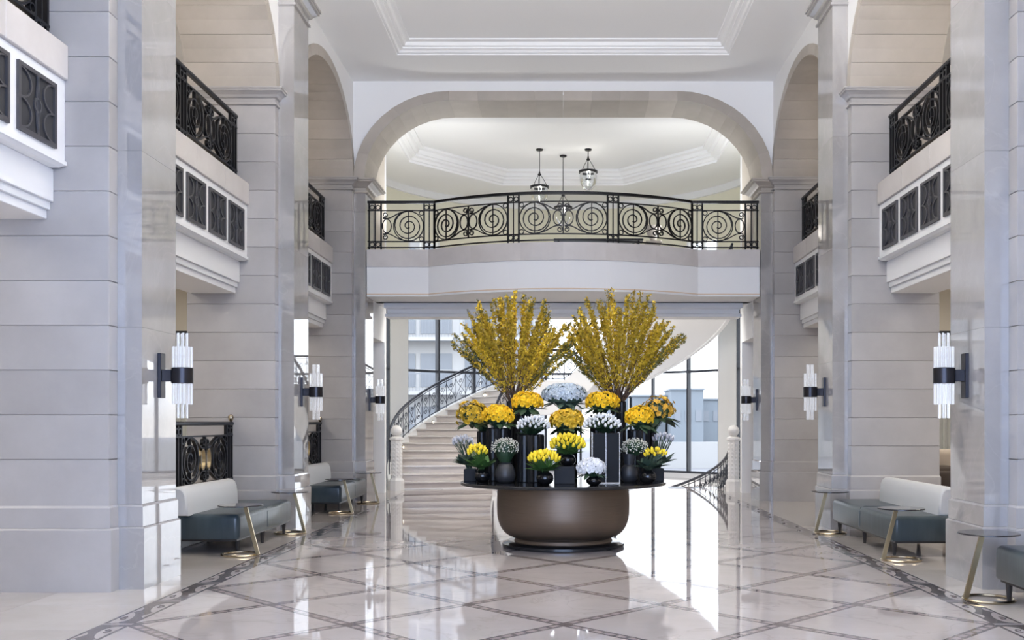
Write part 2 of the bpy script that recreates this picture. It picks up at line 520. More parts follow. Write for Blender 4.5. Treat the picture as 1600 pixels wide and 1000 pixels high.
A_, B_ = 0.80, 0.835
SC, GAP = 0.9135, 0.003
FX = 3.2
YN0 = 7.6
def floor_poly(name, poly, m, top=0.0):
    P = clipx(poly, -FX, FX)
    P = [(b, a) for a, b in clipx([(y, x) for x, y in P], 0, 22.58)] if len(P) > 2 else []
    P = [p for i, p in enumerate(P) if (Vector(p)-Vector(P[i-1])).length > 1e-4]
    if len(P) < 3: return None
    cx = sum(p[0] for p in P)/len(P); cy = sum(p[1] for p in P)/len(P)
    loc = [(p[0]-cx, p[1]-cy) for p in P]
    return MB().prism(loc, -0.02, top).obj(name, m, fl, loc=(cx, cy, 0))
YEND = 20.9
for j in range(-2, 19):
    for i in range(-4, 5):
        x, y = i*A_, YN0 + j*B_
        if (i+j) % 2:
            s = SC - 0.004
            floor_poly('tile', [(x+s*A_, y), (x, y+s*B_), (x-s*A_, y), (x, y-s*B_)], 'floor')
            for (sx_, sy_) in ((1, 1), (-1, 1), (1, -1), (-1, -1)):
                # each band once: from the odd diamond, upper two edges always; lower two only at the first row
                if sy_ < 0 and j > -2: continue
                c2 = (x+sx_*A_, y+sy_*B_)
                if abs(c2[0]) > FX + A_ + .01: continue
                q = [(x, y+sy_*SC*B_), (x+sx_*SC*A_, y), (c2[0], c2[1]-sy_*SC*B_), (c2[0]-sx_*SC*A_, c2[1])]
                if max(abs(p[0]) for p in q) > FX + 0.09: continue
                if sx_*sy_ > 0: q = [q[1], q[0], q[3], q[2]]
                P = q
                if max(p[1] for p in P) > 22.58: continue
                cx = sum(p[0] for p in P)/4; cy = sum(p[1] for p in P)/4
                me_b = MB().prism([(p[0]-cx, p[1]-cy) for p in P], -0.02, 0.0)
                o = me_b.obj('lattice_band', 'band', fl, loc=(cx, cy, 0))
                uvl = o.data.uv_layers.new(name='UVMap')
                uvs = {0: (0, 0), 1: (1, 0), 2: (1, 1), 3: (0, 1)}
                for lp in o.data.loops:
                    uvl.data[lp.index].uv = uvs[lp.vertex_index % 4]
        else:
            s = 1 - SC - 0.002
            floor_poly('rosette_inlay', [(x+s*A_, y), (x, y+s*B_), (x-s*A_, y), (x, y-s*B_)], 'dark_inlay')
# scroll border on both sides of the hall
PL = 0.98
def leafshape(sgn):
    pts = []
    for k in range(15):                    # half drop with a hooked tip
        t = pi*k/14
        pts.append((0.27 - 0.21*cos(t), 0.088 - 0.125*sin(t)**0.9*(0.75+0.25*cos(t))))
    pts += [(0.60, 0.050), (0.66, 0.062), (0.70, 0.088)]
    if sgn < 0: pts = [(PL-0.02-a, -b) for a, b in pts]
    return pts
def swirl(sgn):
    P = []
    for k in range(14):
        t = k/13*1.6*pi
        r = 0.045*(1-k/16)
        P.append((0.22+r*1.4*cos(t), 0.035+r*0.8*sin(t)))
    if sgn < 0: P = [(PL-0.02-a, -b) for a, b in P]
    return P
for sg in (-1, 1):
    xm = sg*(FX + 0.115)
    me_p = MB().box(-0.113, 0.113, 0.0, PL-0.006, -0.02, 0.0).mesh('border_panel', 'dark_inlay')
    me_i, me_s = [], []
    for q in (1, -1):
        lp = leafshape(q)
        if q > 0 or True:
            poly = [(v*sg, s_) for s_, v in lp]
            me_i.append(MB().prism(poly, -0.01, 0.0008).mesh('scroll_inlay', 'light_inlay'))
    for q in (1, -1):
        me_s.append(MB().tube([(v*sg, s_, 0.0012) for s_, v in swirl(q)], 0.007, 4).mesh('swirl_inlay', 'dark_inlay'))
    me_bar = MB().box(-0.113, 0.113, -0.004, 0.012, -0.01, 0.0008).box(-0.113, 0.113, 0.03, 0.036, -0.01, 0.0008).mesh('bar_inlay', 'light_inlay')
    for k in range(15):
        y = 6.62 + k*PL
        p = link('border_panel', me_p, fl, loc=(xm, y, 0))
        for me in me_i:
            link('scroll_inlay', me, p)
        for me in me_s:
            link('swirl_inlay', me, p)
        link('bar_inlay', me_bar, p)
# plain slabs under the side bays
me_t = MB().box(-0.4985, 0.4985, -0.4985, 0.4985, -0.02, 0.0).mesh('tile', 'floor_plain')
me_thin = MB().box(-0.1135, 0.1135, -0.4985, 0.4985, -0.02, 0.0).mesh('tile', 'floor_plain')
for sg in (-1, 1):
    for k in range(17):
        y = 5.9 + k*1.0
        for q in range(3):
            link('tile', me_t, fl, loc=(sg*(3.432+0.5+q*1.0), y, 0))
MB().box(-10.4, -6.44, -4, 21.0, -0.02, 0).obj('lounge_slab', 'floor_plain', fl)
MB().box(6.44, 10.4, -4, 21.0, -0.02, 0).obj('lounge_slab', 'floor_plain', fl)
MB().box(-6.44, 6.44, -4, 5.38, -0.02, -0.001).obj('entrance_slab', 'floor_plain', fl)

# ------------------------------------------------------------------ PIERS
AX0, AX1 = 4.02, 5.25
AHY, PHY = 0.575, 0.405
Z0, CH = 1.17, 0.3965
me_block = MB().box(-0.615, 0.615, -AHY, AHY, 0.0025, CH-0.0025, 0.004).mesh('stone_block', 'ashlar')
me_core = MB().box(-0.60, 0.60, -AHY+0.012, AHY-0.012, 0.0, 6.0).mesh('core', 'joint')
me_plinth = MB().loft_rect(-0.615, 0.615, -AHY, AHY, [(0.03, 0), (0.03, 0.545), (0.018, 0.56)]).mesh('plinth', 'ashlar')
me_plinth2 = MB().loft_rect(-0.615, 0.615, -AHY, AHY, [(0.015, 0.562), (0.015, 0.74), (0.0, 0.76), (0.0, Z0-0.004)]).mesh('base_course', 'ashlar')
me_impost = MB().loft_rect(-0.615, 0.615, -AHY, AHY,
    [(0.0, 5.925), (0.028, 5.93), (0.028, 5.955), (0.004, 5.965), (0.004, 6.02), (0.03, 6.03), (0.05, 6.06), (0.09, 6.09), (0.115, 6.10), (0.115, 6.125), (0.13, 6.13), (0.13, 6.15)]).mesh('impost', 'ashlar')
me_pbase = MB().loft_rect(-0.11, 0.11, -PHY, PHY, [(0.035, 0), (0.035, 0.545), (0.022, 0.56)]).mesh('pilaster_plinth', 'polish')
me_pbase2 = MB().loft_rect(-0.11, 0.11, -PHY, PHY, [(0.016, 0.562), (0.016, 0.74), (0.0, 0.76)]).mesh('pilaster_base', 'polish')
SLZ = [0.762, 2.36, 3.95, 5.54, 7.38]
me_slab = [MB().box(-0.11, 0.11, -PHY, PHY, SLZ[k]+0.0002, SLZ[k+1]-0.001, 0.0006).mesh('pilaster_slab', 'polish') for k in range(4)]
me_slab_low = MB().box(-0.11, 0.11, -PHY, PHY, 5.541, 5.90, 0.002).mesh('pilaster_slab', 'polish')
CAPP = [(0.0, 0), (0.03, 0.01), (0.03, 0.035), (0.005, 0.045), (0.005, 0.10), (0.04, 0.115), (0.06, 0.14), (0.11, 0.18), (0.14, 0.19), (0.14, 0.215), (0.16, 0.22), (0.16, 0.25)]
me_cap = MB().loft_rect(-0.11, 0.11, -PHY, PHY, [(d, 7.38+z*1.2) for d, z in CAPP]).mesh('capital', 'polish')
me_cap3 = MB().loft_rect(-0.11, 0.11, -PHY, PHY, [(d*1.35, 5.90+z) for d, z in CAPP]).mesh('capital', 'arch')
WHICH = ['entrance', 'nearest', 'middle', 'far']
for k, yc in enumerate(PC):
    for sg in (-1, 1):
        p = thing('pier', 'stone block pier with a polished pilaster, %s one on the %s side' % (WHICH[k], SIDE[sg]), 'pier', (sg*(AX0+0.615), yc, 0), kind='structure')
        if k == 0:
            MB().box(-0.6, 0.6, -0.55, 0.55, 0, 6.0).obj('core', 'ashlar', p)
            MB().box(-0.615-0.22, -0.615, -PHY, PHY, 0, 7.4).obj('pilaster_slab', 'polish', p) if sg > 0 else MB().box(0.615, 0.615+0.22, -PHY, PHY, 0, 7.4).obj('pilaster_slab', 'polish', p)
            continue
        link('core', me_core, p)
        for c in range(12):
            link('stone_block', me_block, p, loc=(0, 0, Z0 + c*CH))
        link('plinth', me_plinth, p); link('base_course', me_plinth2, p); link('impost', me_impost, p)
        px_ = -sg*(0.615+0.11)
        link('pilaster_plinth', me_pbase, p, loc=(px_, 0, 0)); link('pilaster_base', me_pbase2, p, loc=(px_, 0, 0))
        for q in range(3): link('pilaster_slab', me_slab[q], p, loc=(px_, 0, 0))
        if k < 3:
            link('pilaster_slab', me_slab[3], p, loc=(px_, 0, 0)); link('capital', me_cap, p, loc=(px_, 0, 0))
            MB().box(-0.11, 0.11, -PHY, PHY, 7.68, 8.04).obj('pilaster_head', 'plaster', p, loc=(px_, 0, 0))
        else:
            link('pilaster_slab', me_slab_low, p, loc=(px_, 0, 0)); link('capital', me_cap3, p, loc=(px_, 0, 0))

# ------------------------------------------------------------------ SIDE WALLS WITH ARCHES
SPR, RISE, AVW = 6.15, 1.45, 0.17
CEIL = 8.03
def arch_wall(sg):
    w = MB()
    xs = [sg*AX0, sg*AX1]
    root = None
    spans = []
    for k in range(3):
        ya, yb = PC[k]+AHY, PC[k+1]-AHY
        spans.append(((ya+yb)/2, (yb-ya)/2))
    n = 24
    for x in xs:
        prev_end = 3.3
        for (ym, a) in spans:
            oa, ob = a+AVW, RISE+AVW
            pts = [(ym-oa*cos(pi*i/n), SPR+ob*sin(pi*i/n)) for i in range(n+1)]
            w.add([(x, prev_end, SPR), (x, pts[0][0], SPR), (x, pts[0][0], CEIL), (x, prev_end, CEIL)], [(0, 1, 2, 3)])
            for i in range(n):
                (y0, z0), (y1, z1) = pts[i], pts[i+1]
                w.add([(x, y0, z0), (x, y1, z1), (x, y1, CEIL), (x, y0, CEIL)], [(0, 1, 2, 3)])
            prev_end = pts[-1][0]
        w.add([(x, prev_end, SPR), (x, 19.6, SPR), (x, 19.6, CEIL), (x, prev_end, CEIL)], [(0, 1, 2, 3)])
    # close the wall over the entrance end
    w.box(sg*AX0, sg*AX1, -0.2, 3.4, SPR, CEIL)
    root = w.obj('wall_'+SIDE[sg], 'plaster')
    tag(root, 'white upper wall with elliptical stone arches along the %s side' % SIDE[sg], 'wall', kind='structure')
    nv = 13
    for (ym, a) in spans:
        for i in range(nv):
            t0, t1 = pi*i/nv + 0.0012, pi*(i+1)/nv - 0.0012
            m = MB()
            vs = []
            for q in range(3):
                t = t0 + (t1-t0)*q/2
                for (aa, bb) in ((a, RISE), (a+AVW, RISE+AVW)):
                    for x in (sg*(AX0-0.02), sg*(AX1+0.02)):
                        vs.append((x, ym-aa*cos(t), SPR+0.002+bb*sin(t)))
            fs = [(0, 2, 3, 1), (8, 9, 11, 10)]
            for q in (0, 4):
                fs += [(q, q+1, q+5, q+4), (q+2, q+6, q+7, q+3), (q, q+4, q+6, q+2), (q+1, q+3, q+7, q+5)]
            m.add(vs, fs).obj('voussoir', 'arch', root)
for sg in (-1, 1):
    arch_wall(sg)

fw = MB().box(-10.5, 10.5, -1.0, -0.7, 0, 8.4).obj('wall_sky_block', 'plaster')  # added unseen wall, keeps sky light out of the hall
tag(fw, 'added plain wall behind the viewer that shuts out sky light', 'wall', kind='structure')
# end wall with the wide flat arch
def end_profile(d):
    pts = []
    a, b, hw = 1.62+d, 1.5+d*0.85, 3.8
    for i in range(11):
        t = pi/2*i/10
        pts.append((-hw+1.62 - a*cos(t), 6.15 + b*sin(t)))
    for i in range(1, 8):
        pts.append((-2.18 + 4.36*i/8, 6.15+b))
    pts += [(-x, z) for x, z in reversed(pts[:11])]
    return pts
EW = MB()
op = end_profile(0.21)
for y in (19.60, 20.64):
    for i in range(len(op)-1):
        (x0, z0), (x1, z1) = op[i], op[i+1]
        EW.add([(x0, y, z0), (x1, y, z1), (x1, y, CEIL+0.02), (x0, y, CEIL+0.02)], [(0, 1, 2, 3)])
    for s_ in (-1, 1):
        EW.box(s_*4.01, s_*4.9, y, y+0.01, 6.15, CEIL+0.02)
ew = EW.obj('wall_back', 'plaster')
tag(ew, 'white end wall around the wide flat arch', 'wall', kind='structure')
ip, op = end_profile(0.0), end_profile(0.21)
groups = [(0, 2), (2, 4), (4, 6), (6, 8), (8, 10), (10, 11), (11, 12), (12, 13), (13, 14), (14, 15), (15, 16), (16, 17), (17, 18), (18, 20), (20, 22), (22, 24), (24, 26), (26, 28)]
groups = [(a, min(b, len(ip)-1)) for a, b in groups if a < len(ip)-1]
for a, b in groups:
    m = MB(); vs = []; fs = []
    ks = list(range(a, b+1))
    for k in ks:
        for P in (ip, op):
            for y in (19.55, 20.66):
                x, z = P[k]
                if k == a and a > 0: x, z = x + (P[k+1][0]-x)*0.004, z + (P[k+1][1]-z)*0.004
                vs.append((x, y, z))
    n = len(ks)
    fs += [(0, 2, 3, 1), (4*n-4, 4*n-3, 4*n-1, 4*n-2)]
    for q in range(0, 4*(n-1), 4):
        fs += [(q, q+1, q+5, q+4), (q+2, q+6, q+7, q+3), (q, q+4, q+6, q+2), (q+1, q+3, q+7, q+5)]
    m.add(vs, fs).obj('voussoir', 'arch', ew)

# ------------------------------------------------------------------ CEILING
cl = MB()
rings = [(10.6, -0.2, 21.0, None)]
C = [(2.95, 18.2, 8.03), (2.95, 18.2, 8.055), (2.91, 18.16, 8.055), (2.89, 18.13, 8.09), (2.84, 18.09, 8.11), (2.84, 18.09, 8.135), (2.79, 18.05, 8.14), (2.77, 18.03, 8.20), (2.70, 17.95, 8.215), (2.70, 17.95, 8.24)]
vs, fs = [], []
outer = [(-4.03, -0.2), (4.03, -0.2), (4.03, 19.62), (-4.03, 19.62)]
vs += [(x, y, 8.03) for x, y in outer]
for hw, y1, z in C:
    y0 = 1.2 + (18.2-y1)
    vs += [(-hw, y0, z), (hw, y0, z), (hw, y1, z), (-hw, y1, z)]
for k in range(len(C)):
    for i in range(4):
        j = (i+1) % 4
        fs.append((4*k+i, 4*k+j, 4*k+4+j, 4*k+4+i))
n = 4*len(C)
fs.append((n, n+1, n+2, n+3))
cl.add(vs, fs)
cl.box(-4.03, 4.03, -0.2, 19.62, 8.26, 8.36)
ce = cl.obj('ceiling', 'ceil')
tag(ce, 'white hall ceiling with a long recessed moulded panel', 'ceiling', kind='structure')
for sg in (-1, 1):
    MB().box(sg*5.2, sg*10.6, -0.2, 21.0, 7.85, 8.1).obj('gallery_ceiling', 'plaster', ce)
    MB().box(sg*5.2, sg*10.6, -0.2, 21.0, 4.2, 4.5).obj('lounge_ceiling', 'plaster', ce)
# gallery back walls and outer lounge walls
for sg in (-1, 1):
    gw = MB().box(sg*7.6, sg*7.8, -0.2, 20.9, 4.83, 7.9).box(sg*5.27, sg*7.7, 20.7, 20.9, 4.83, 7.9).obj('wall_gallery_'+SIDE[sg], 'beige')
    tag(gw, 'beige wall at the back of the upper gallery on the %s' % SIDE[sg], 'wall', kind='structure')
    lw_ = MB()
    for a, b in ((-0.2, 1.0), (4.0, 6.0), (9.0, 11.0), (14.0, 16.0), (19.0, 21.0)):
        lw_.box(sg*10.3, sg*10.5, a, b, 0, 3.5)
    lw_.box(sg*10.3, sg*10.5, -0.2, 21.0, 3.5, 4.3)
    for a, b in ((1.0, 4.0), (6.0, 9.0), (11.0, 14.0), (16.0, 19.0)): lw_.box(sg*10.36, sg*10.46, a, b, 0, 3.5)  # added infill closing unseen openings against sky light
    lw_.box(sg*4.6, sg*6.9, 20.8, 21.0, 0, 4.3).box(sg*9.3, sg*10.4, 20.8, 21.0, 0, 4.3).box(sg*6.9, sg*9.3, 20.8, 21.0, 3.36, 4.3)
    o = lw_.obj('wall_lounge_'+SIDE[sg], 'loungecream')
    tag(o, 'cream lounge wall with added infill panels beyond the %s piers' % SIDE[sg], 'wall', kind='structure')
    wd = thing('window_'+('1' if sg < 0 else '2'), 'dark framed window in the lounge wall behind the %s middle pier' % SIDE[sg], 'window', (sg*8.1, 20.85, 0), kind='structure')
    f_ = MB().box(-1.2, 1.2, -0.05, 0.05, 3.28, 3.36).box(-1.2, 1.2, -0.05, 0.05, 0.0, 0.12).obj('frame', 'frame', wd)
    for q in range(5):
        x = -1.17 + q*0.585
        MB().box(x-0.03, x+0.03, -0.05, 0.05, 0.12, 3.28).obj('mullion', 'frame', wd)
    for q in range(4):
        x = -1.14 + q*0.585
        MB().box(x, x+0.525, -0.005, 0.005, 0.12, 2.82).obj('pane', 'pane', wd)
        MB().box(x, x+0.525, -0.03, 0.03, 2.82, 2.87).obj('glazing_bar', 'frame', wd)
        MB().box(x, x+0.525, -0.005, 0.005, 2.87, 3.28).obj('pane', 'pane', wd)
    for q in range(2):                      # pale curtains hanging behind the glass
        cvs, cfs = [], []
        for k in range(41):
            xx = -1.19 + q*1.19 + k*1.19/40
            yy = 0.16 + 0.035*sin(k*1.9)
            cvs += [(xx, yy, 0.03), (xx, yy, 3.32)]
        for k in range(40): cfs.append((2*k, 2*k+2, 2*k+3, 2*k+1))
        MB().add(cvs, cfs).obj('curtain', 'curtain', wd, True)

# ------------------------------------------------------------------ SIDE BALCONIES
def balcony(sg, k):
    ya, yb = PC[k]+AHY+0.002, PC[k+1]-AHY-0.002
    ym, h = (ya+yb)/2, (yb-ya)/2
    b = thing('balcony', 'white balcony front with stone ledge over the %s %s bay' % (['entrance', 'near', 'far'][k], SIDE[sg]), 'balcony', (sg*4.8, ym, 0), kind='structure')
    X = lambda v: sg*(v-4.8)
    def bx(name, m, x0, x1, z0, z1, c=0.004):
        MB().box(X(x0), X(x1), -h, h, z0, z1, c).obj(name, m, b)
    n = 4
    for q in range(n):
        y0, y1 = -h + 2*h*q/n, -h + 2*h*(q+1)/n
        MB().box(X(4.38), X(5.25), y0+0.001, y1-0.001, 4.525, 4.83, 0.006).obj('ledge_stone', 'fascia', b)
    bx('panel_wall', 'plaster', 4.41, 4.62, 3.80, 4.523)
    MB().loft_rect(min(X(4.43), X(5.2)), max(X(4.43), X(5.2)), -h+0.06, h-0.06, [(0.0, 3.74), (0.03, 3.76), (0.045, 3.765), (0.045, 3.80)]).obj('lower_moulding', 'trimwhite', b)
    bx('frieze', 'plaster', 4.51, 5.2, 3.45, 3.739)
    bx('bed_moulding', 'trimwhite', 4.54, 5.2, 3.38, 3.449)
    bx('beam', 'plaster', 4.57, 5.2, 3.30, 3.379)
    return b
me_gframe = MB().box(-.31, .31, -.02, .015, -.28, -.245).box(-.31, .31, -.02, .015, .245, .28).box(-.31, -.275, -.02, .015, -.245, .245).box(.275, .31, -.02, .015, -.245, .245).mesh('frame', 'grille')
me_gback = MB().box(-.275, .275, 0.0, .012, -.245, .245).mesh('backing', 'grilleback')
def arcpts(cx, cz, rx, rz, t0, t1, n, y=-0.008):
    return [(cx+rx*cos(t0+(t1-t0)*i/n), y, cz+rz*sin(t0+(t1-t0)*i/n)) for i in range(n+1)]
ME_ARC = [MB().tube(arcpts(s_*.275, zc, .175, .122, pi/2 if s_ > 0 else -pi/2, 3*pi/2 if s_ > 0 else pi/2, 12), .011).mesh('tracery_arc', 'grille') for s_ in (-1, 1) for zc in (-.123, .123)]
ME_LENS = [MB().tube([(s_*(-.075 + .15*sin(pi*t)*0.62 + 0.075*abs(2*t-1)**1.5*0.9), -.012, -.245+.49*t) for t in [i/20 for i in range(21)]], .010).mesh('tracery_curve', 'grille') for s_ in (-1, 1)]
ME_RING = MB().tube(arcpts(0, 0, .05, .055, 0, 2*pi*15/16, 15), .012, closed=True).mesh('tracery_ring', 'grille')
for sg in (-1, 1):
    for k in range(3):
        if k == 0 and sg > 0: continue
        balcony(sg, k)
        ye = PC[k+1]-AHY-0.19
        order = [4] if False else range(5)
        for q in order:
            if k == 0 and q > 1: continue
            if q > 3: continue
            if k == 2 and q > 2: continue
            yc = ye - 0.31 - q*0.755
            gr = thing('vent_grille', 'dark bronze tracery grille, %s from the %s pier, %s balcony' % (ORD[q], WHICH[k+1], SIDE[sg]), 'grille', (sg*4.405, yc, 4.15), -sg*pi/2 if False else (pi/2 if sg > 0 else -pi/2)+pi, 'grilles in the balcony fronts')
            # local -Y faces the hall
            gr.rotation_euler = (0, 0, -pi/2 if sg > 0 else pi/2)
            link('frame', me_gframe, gr); link('backing', me_gback, gr)
            for me in ME_ARC: link('tracery_arc', me, gr)
            for me in ME_LENS: link('tracery_curve', me, gr)
            link('tracery_ring', ME_RING, gr)

# central balcony
def cb_curve(off, zz=None):
    """plan of the front edge: straight, bowed middle, straight"""
    hw = 2.60
    y0, sag = 19.74, 0.85
    Rr = (hw*hw + sag*sag)/(2*sag)
    th = math.asin(hw/Rr)
    P = [(-3.79, y0+off), (-hw, y0+off)]
    for i in range(1, 28):
        t = -th + 2*th*i/28
        P.append((Rr*sin(t), y0 - sag + Rr - Rr*cos(t) + off))
    P += [(hw, y0+off), (3.79, y0+off)]
    return P
cbal = thing('balcony', 'bowed central balcony front crossing the end arch', 'balcony', (0, 20.0, 0), kind='structure')
def cb_layer(name, m, off, z0, z1, i0=None, i1=None, back=20.9):
    P = cb_curve(off)
    if i0 is not None: P = P[i0:i1+1]
    poly = [(x, y-20.0) for x, y in P] + [(P[-1][0], back-20.0), (P[0][0], back-20.0)]
    return MB().prism(poly, z0, z1).obj(name, m, cbal)
cuts = [(0, 1), (1, 6), (6, 11), (11, 15), (15, 19), (19, 24), (24, 29), (29, 30)]
for a, b in cuts:
    cb_layer('ledge_stone', 'fascia', 0.0, 4.50, 4.83, a, b)
cb_layer('band', 'plaster', 0.02, 3.985, 4.499)
cb_layer('gilt_line', 'gilt', 0.012, 3.966, 3.984)
cb_layer('lower_band', 'trimwhite', 0.02, 3.93, 3.965)
# lower ceiling beam and ceiling behind the balcony
bm_ = MB().loft_rect(-3.56, 3.56, 20.85, 21.3, [(0.06, 3.645), (0.06, 3.70), (0.02, 3.72), (0.02, 3.80), (0.08, 3.83), (0.08, 3.925)])
tr1 = bm_.obj('trim_1', 'trimwhite'); tag(tr1, 'white moulded beam under the balcony before the stair hall', 'trim', kind='structure')

# ------------------------------------------------------------------ IRON RAILINGS
def spiral(cx, cz, r0, turns, n, a0=0, d=1, rmin=0.02):
    out = []
    for i in range(n+1):
        t = i/n
        a = a0 + d*2*pi*turns*t
        full = 1/turns
        r = r0 if t < full else r0 + (rmin-r0)*(t-full)/(1-full)
        out.append((cx+r*cos(a), cz+r*sin(a)))
    return out
def bez(p0, p1, p2, p3, n):
    o = []
    for i in range(n+1):
        t = i/n; u = 1-t
        o.append((u**3*p0[0]+3*u*u*t*p1[0]+3*u*t*t*p2[0]+t**3*p3[0], u**3*p0[1]+3*u*u*t*p1[1]+3*u*t*t*p2[1]+t**3*p3[1]))
    return o
def panel_curves(s0, s1, h0, h1, half=None):
    """list of (part name, closed, radius, [(s,h)])"""
    R0 = (h1-h0)/2*0.985
    hm = (h0+h1)/2
    out = []
    mid = (s0+s1)/2
    ends = []
    if half in (None, 'L'): ends.append((s0+R0, 1, mid if half is None else s1))
    if half in (None, 'R'): ends.append((s1-R0, -1, mid if half is None else s0))
    for c, d, m in ends:
        out.append(('scroll', False, 0.0095, spiral(c, hm, R0, 3.6, 64, pi/2, -d if True else d, 0.03)))
        out.append(('scroll_bar', False, 0.008, [(c, h0), (c, h1)]))
        g_ = abs(m-c) - R0
        for v in (-1, 1):
            p0 = (c + d*R0*0.35, hm+v*R0*0.93)
            e_ = (m - d*0.075, hm+v*(R0-0.10))
            pts = bez(p0, (c+d*R0*0.9, hm+v*R0*0.86), (m-d*0.20, hm+v*R0*0.40), (m-d*0.03, hm+v*(R0*0.52)), 10)
            cx_, cz_ = m-d*0.065, hm+v*(R0-0.075)
            for i in range(14):
                a = -v*pi/2*0.7 + d*v*2*pi*1.25*i/13
                r = 0.055*(1-0.62*i/13)
                pts.append((cx_+d*r*cos(a)*1.0, cz_+r*sin(a)) if d > 0 else (cx_-r*cos(a), cz_+r*sin(-a*(-1))))
            out.append(('curl', False, 0.009, pts))
        rx, rz = min(0.085, max(0.04, g_*0.38)), R0*0.46
        oc = m - d*(rx+0.015)
        out.append(('oval_ring', True, 0.009, [(oc+rx*cos(2*pi*i/20), hm+rz*sin(2*pi*i/20)) for i in range(20)]))
        for v in (-1, 1):
            rr = 0.042
            q = (c - d*(R0-rr), hm+v*(R0-rr))
            out.append(('ring', True, 0.007, [(q[0]+rr*cos(2*pi*i/12), q[1]+rr*sin(2*pi*i/12)) for i in range(12)]))
    if half is None:
        out.append(('middle_bar', False, 0.012, [(mid, h0), (mid, h1)]))
    return out
def post_pair(sa, sb, z0, z1, h0, h1):
    """two posts with a ring pair between the rails"""
    out = []
    for s_ in (sa, (sa+sb)/2, sb):
        out.append(('post', False, 0.015 if s_ != (sa+sb)/2 else 0.010, [(s_, z0), (s_, z1)]))
    w = (sb-sa)/4
    for c in (sa+w, sb-w):
        for hh in ((h1+z1)/2-0.005, h0-0.06):
            rr = min(w, 0.045)*0.95
            out.append(('ring', True, 0.008, [(c+rr*cos(2*pi*i/12), hh+rr*sin(2*pi*i/12)) for i in range(12)]))
    return out
def railing(root, curves, path, m='iron', dep=0.022, nrm=(0, 1, 0)):
    for n_, closed, r, pts in curves:
        key = None
        P = [path(s_, h_) for s_, h_ in pts]
        if not closed and len(P) == 2 and abs(pts[0][0]-pts[1][0]) > 0.2:
            ns = max(2, int(abs(pts[0][0]-pts[1][0])/0.15))
            P = [path(pts[0][0]+(pts[1][0]-pts[0][0])*i/ns, pts[0][1]) for i in range(ns+1)]
        MB().ribbon(P, r, dep, nrm, closed).obj(n_, m, root)
H0, H1, ZT = 0.17, 0.76, 0.93
def straight_curves(L, flip=False):
    c = []
    c += post_pair(0.03, 0.24, 0.0, ZT-0.03, H0, H1)
    c += post_pair(L/2-0.105, L/2+0.105, 0.0, ZT-0.03, H0, H1)
    c += post_pair(L-0.24, L-0.03, 0.0, ZT-0.03, H0, H1)
    c += panel_curves(0.25, L/2-0.115, H0, H1)
    c += panel_curves(L/2+0.115, L-0.25, H0, H1)
    return c
def rails_for(L):
    return [('top_rail', False, 0.010, [(0, H1+0.005), (L, H1+0.005)]), ('bottom_rail', False, 0.011, [(0, H0-0.005), (L, H0-0.005)]), ('foot_rail', False, 0.012, [(0, 0.05), (L, 0.05)])]
LS = 4.04
proto = None
RCUR = straight_curves(LS) + rails_for(LS)
def handrail_straight(L):
    return MB().box(0, L, -0.035, 0.035, ZT-0.03, ZT+0.02, 0.012)
def make_side_rail(loc, rz, label, group, zscale=1.0, m='iron'):
    global proto
    if proto is None:
        t = thing('balcony_railing', label, 'railing', loc, rz, group)
        railing(t, RCUR, lambda s_, h_: (s_, 0, h_), m)
        handrail_straight(LS).obj('handrail', m, t)
        proto = t
        return t
    t = copy_tree(proto, loc, label, rz)
    t['group'] = group
    return t
bpy.context.view_layer.update()
for sg in (-1, 1):
    for k in range(3):
        if k == 0 and sg > 0: continue
        ya = PC[k]+AHY+0.01
        make_side_rail((sg*4.56, ya, 4.83), pi/2, 'black scrollwork railing above the %s %s bay' % (['entrance', 'near', 'far'][k], SIDE[sg]), 'gallery railings')
# lower balustrades behind the left sofas, on a stone kerb
for k in (1, 2):
    ya = PC[k]+AHY+0.01
    kb = MB().box(-0.09, 0.09, 0, 4.04, 0, 0.56, 0.01).obj('kerb', 'ashlar')
    kb.location = (-4.62, ya, 0)
    kb.name = 'stone_kerb'
    tag(kb, 'low stone kerb carrying the floor level railing in the %s left bay' % ['', 'near', 'far'][k], 'kerb', kind='structure')
    t = copy_tree(proto, (-4.62, ya, 0.56), 'floor level black railing with brass ovals behind the %s left sofa' % ['', 'near', 'far'][k], pi/2)
    t.name = 'floor_railing'
    t['group'] = 'floor level railings'
    for c in list(t.children):
        if c.name.startswith('oval_ring'):
            c.data = c.data.copy(); c.data.materials.clear(); c.data.materials.append(M['brass']); c['label'] = 'brass oval ring'
    f_ = MB().lathe([(0.012, 0), (0.035, 0.03), (0.04, 0.06), (0.03, 0.09), (0.005, 0.105)], 12).obj('ball_finial', 'brassring', t, True, 'polished ball finial')
    f_.location = (LS-0.03, 0, ZT+0.02)
# central railing along the bowed edge
RHW, RY, RSAG = 2.49, 19.80, 0.83
RR = (RHW*RHW+RSAG*RSAG)/(2*RSAG)
RTH = math.asin(RHW/RR)
ARC = RR*RTH
def cpath(s_, h_):
    if s_ < -ARC: return (-RHW+(s_+ARC), RY, 4.83+h_)
    if s_ > ARC: return (RHW+(s_-ARC), RY, 4.83+h_)
    t = s_/RR
    return (RR*sin(t), RY-RSAG+RR-RR*cos(t), 4.83+h_)
cr = thing('balcony_railing', 'bowed black railing with twin spirals across the central balcony', 'railing', (0, 0, 0), 0, 'gallery railings')
SE = ARC + 1.29
cv = []
cv += post_pair(-SE+0.03, -SE+0.26, 0, ZT-.03, H0, H1) + post_pair(SE-0.26, SE-0.03, 0, ZT-.03, H0, H1)
cv += post_pair(-ARC-0.20, -ARC, 0, ZT-.03, H0, H1) + post_pair(ARC, ARC+0.20, 0, ZT-.03, H0, H1)
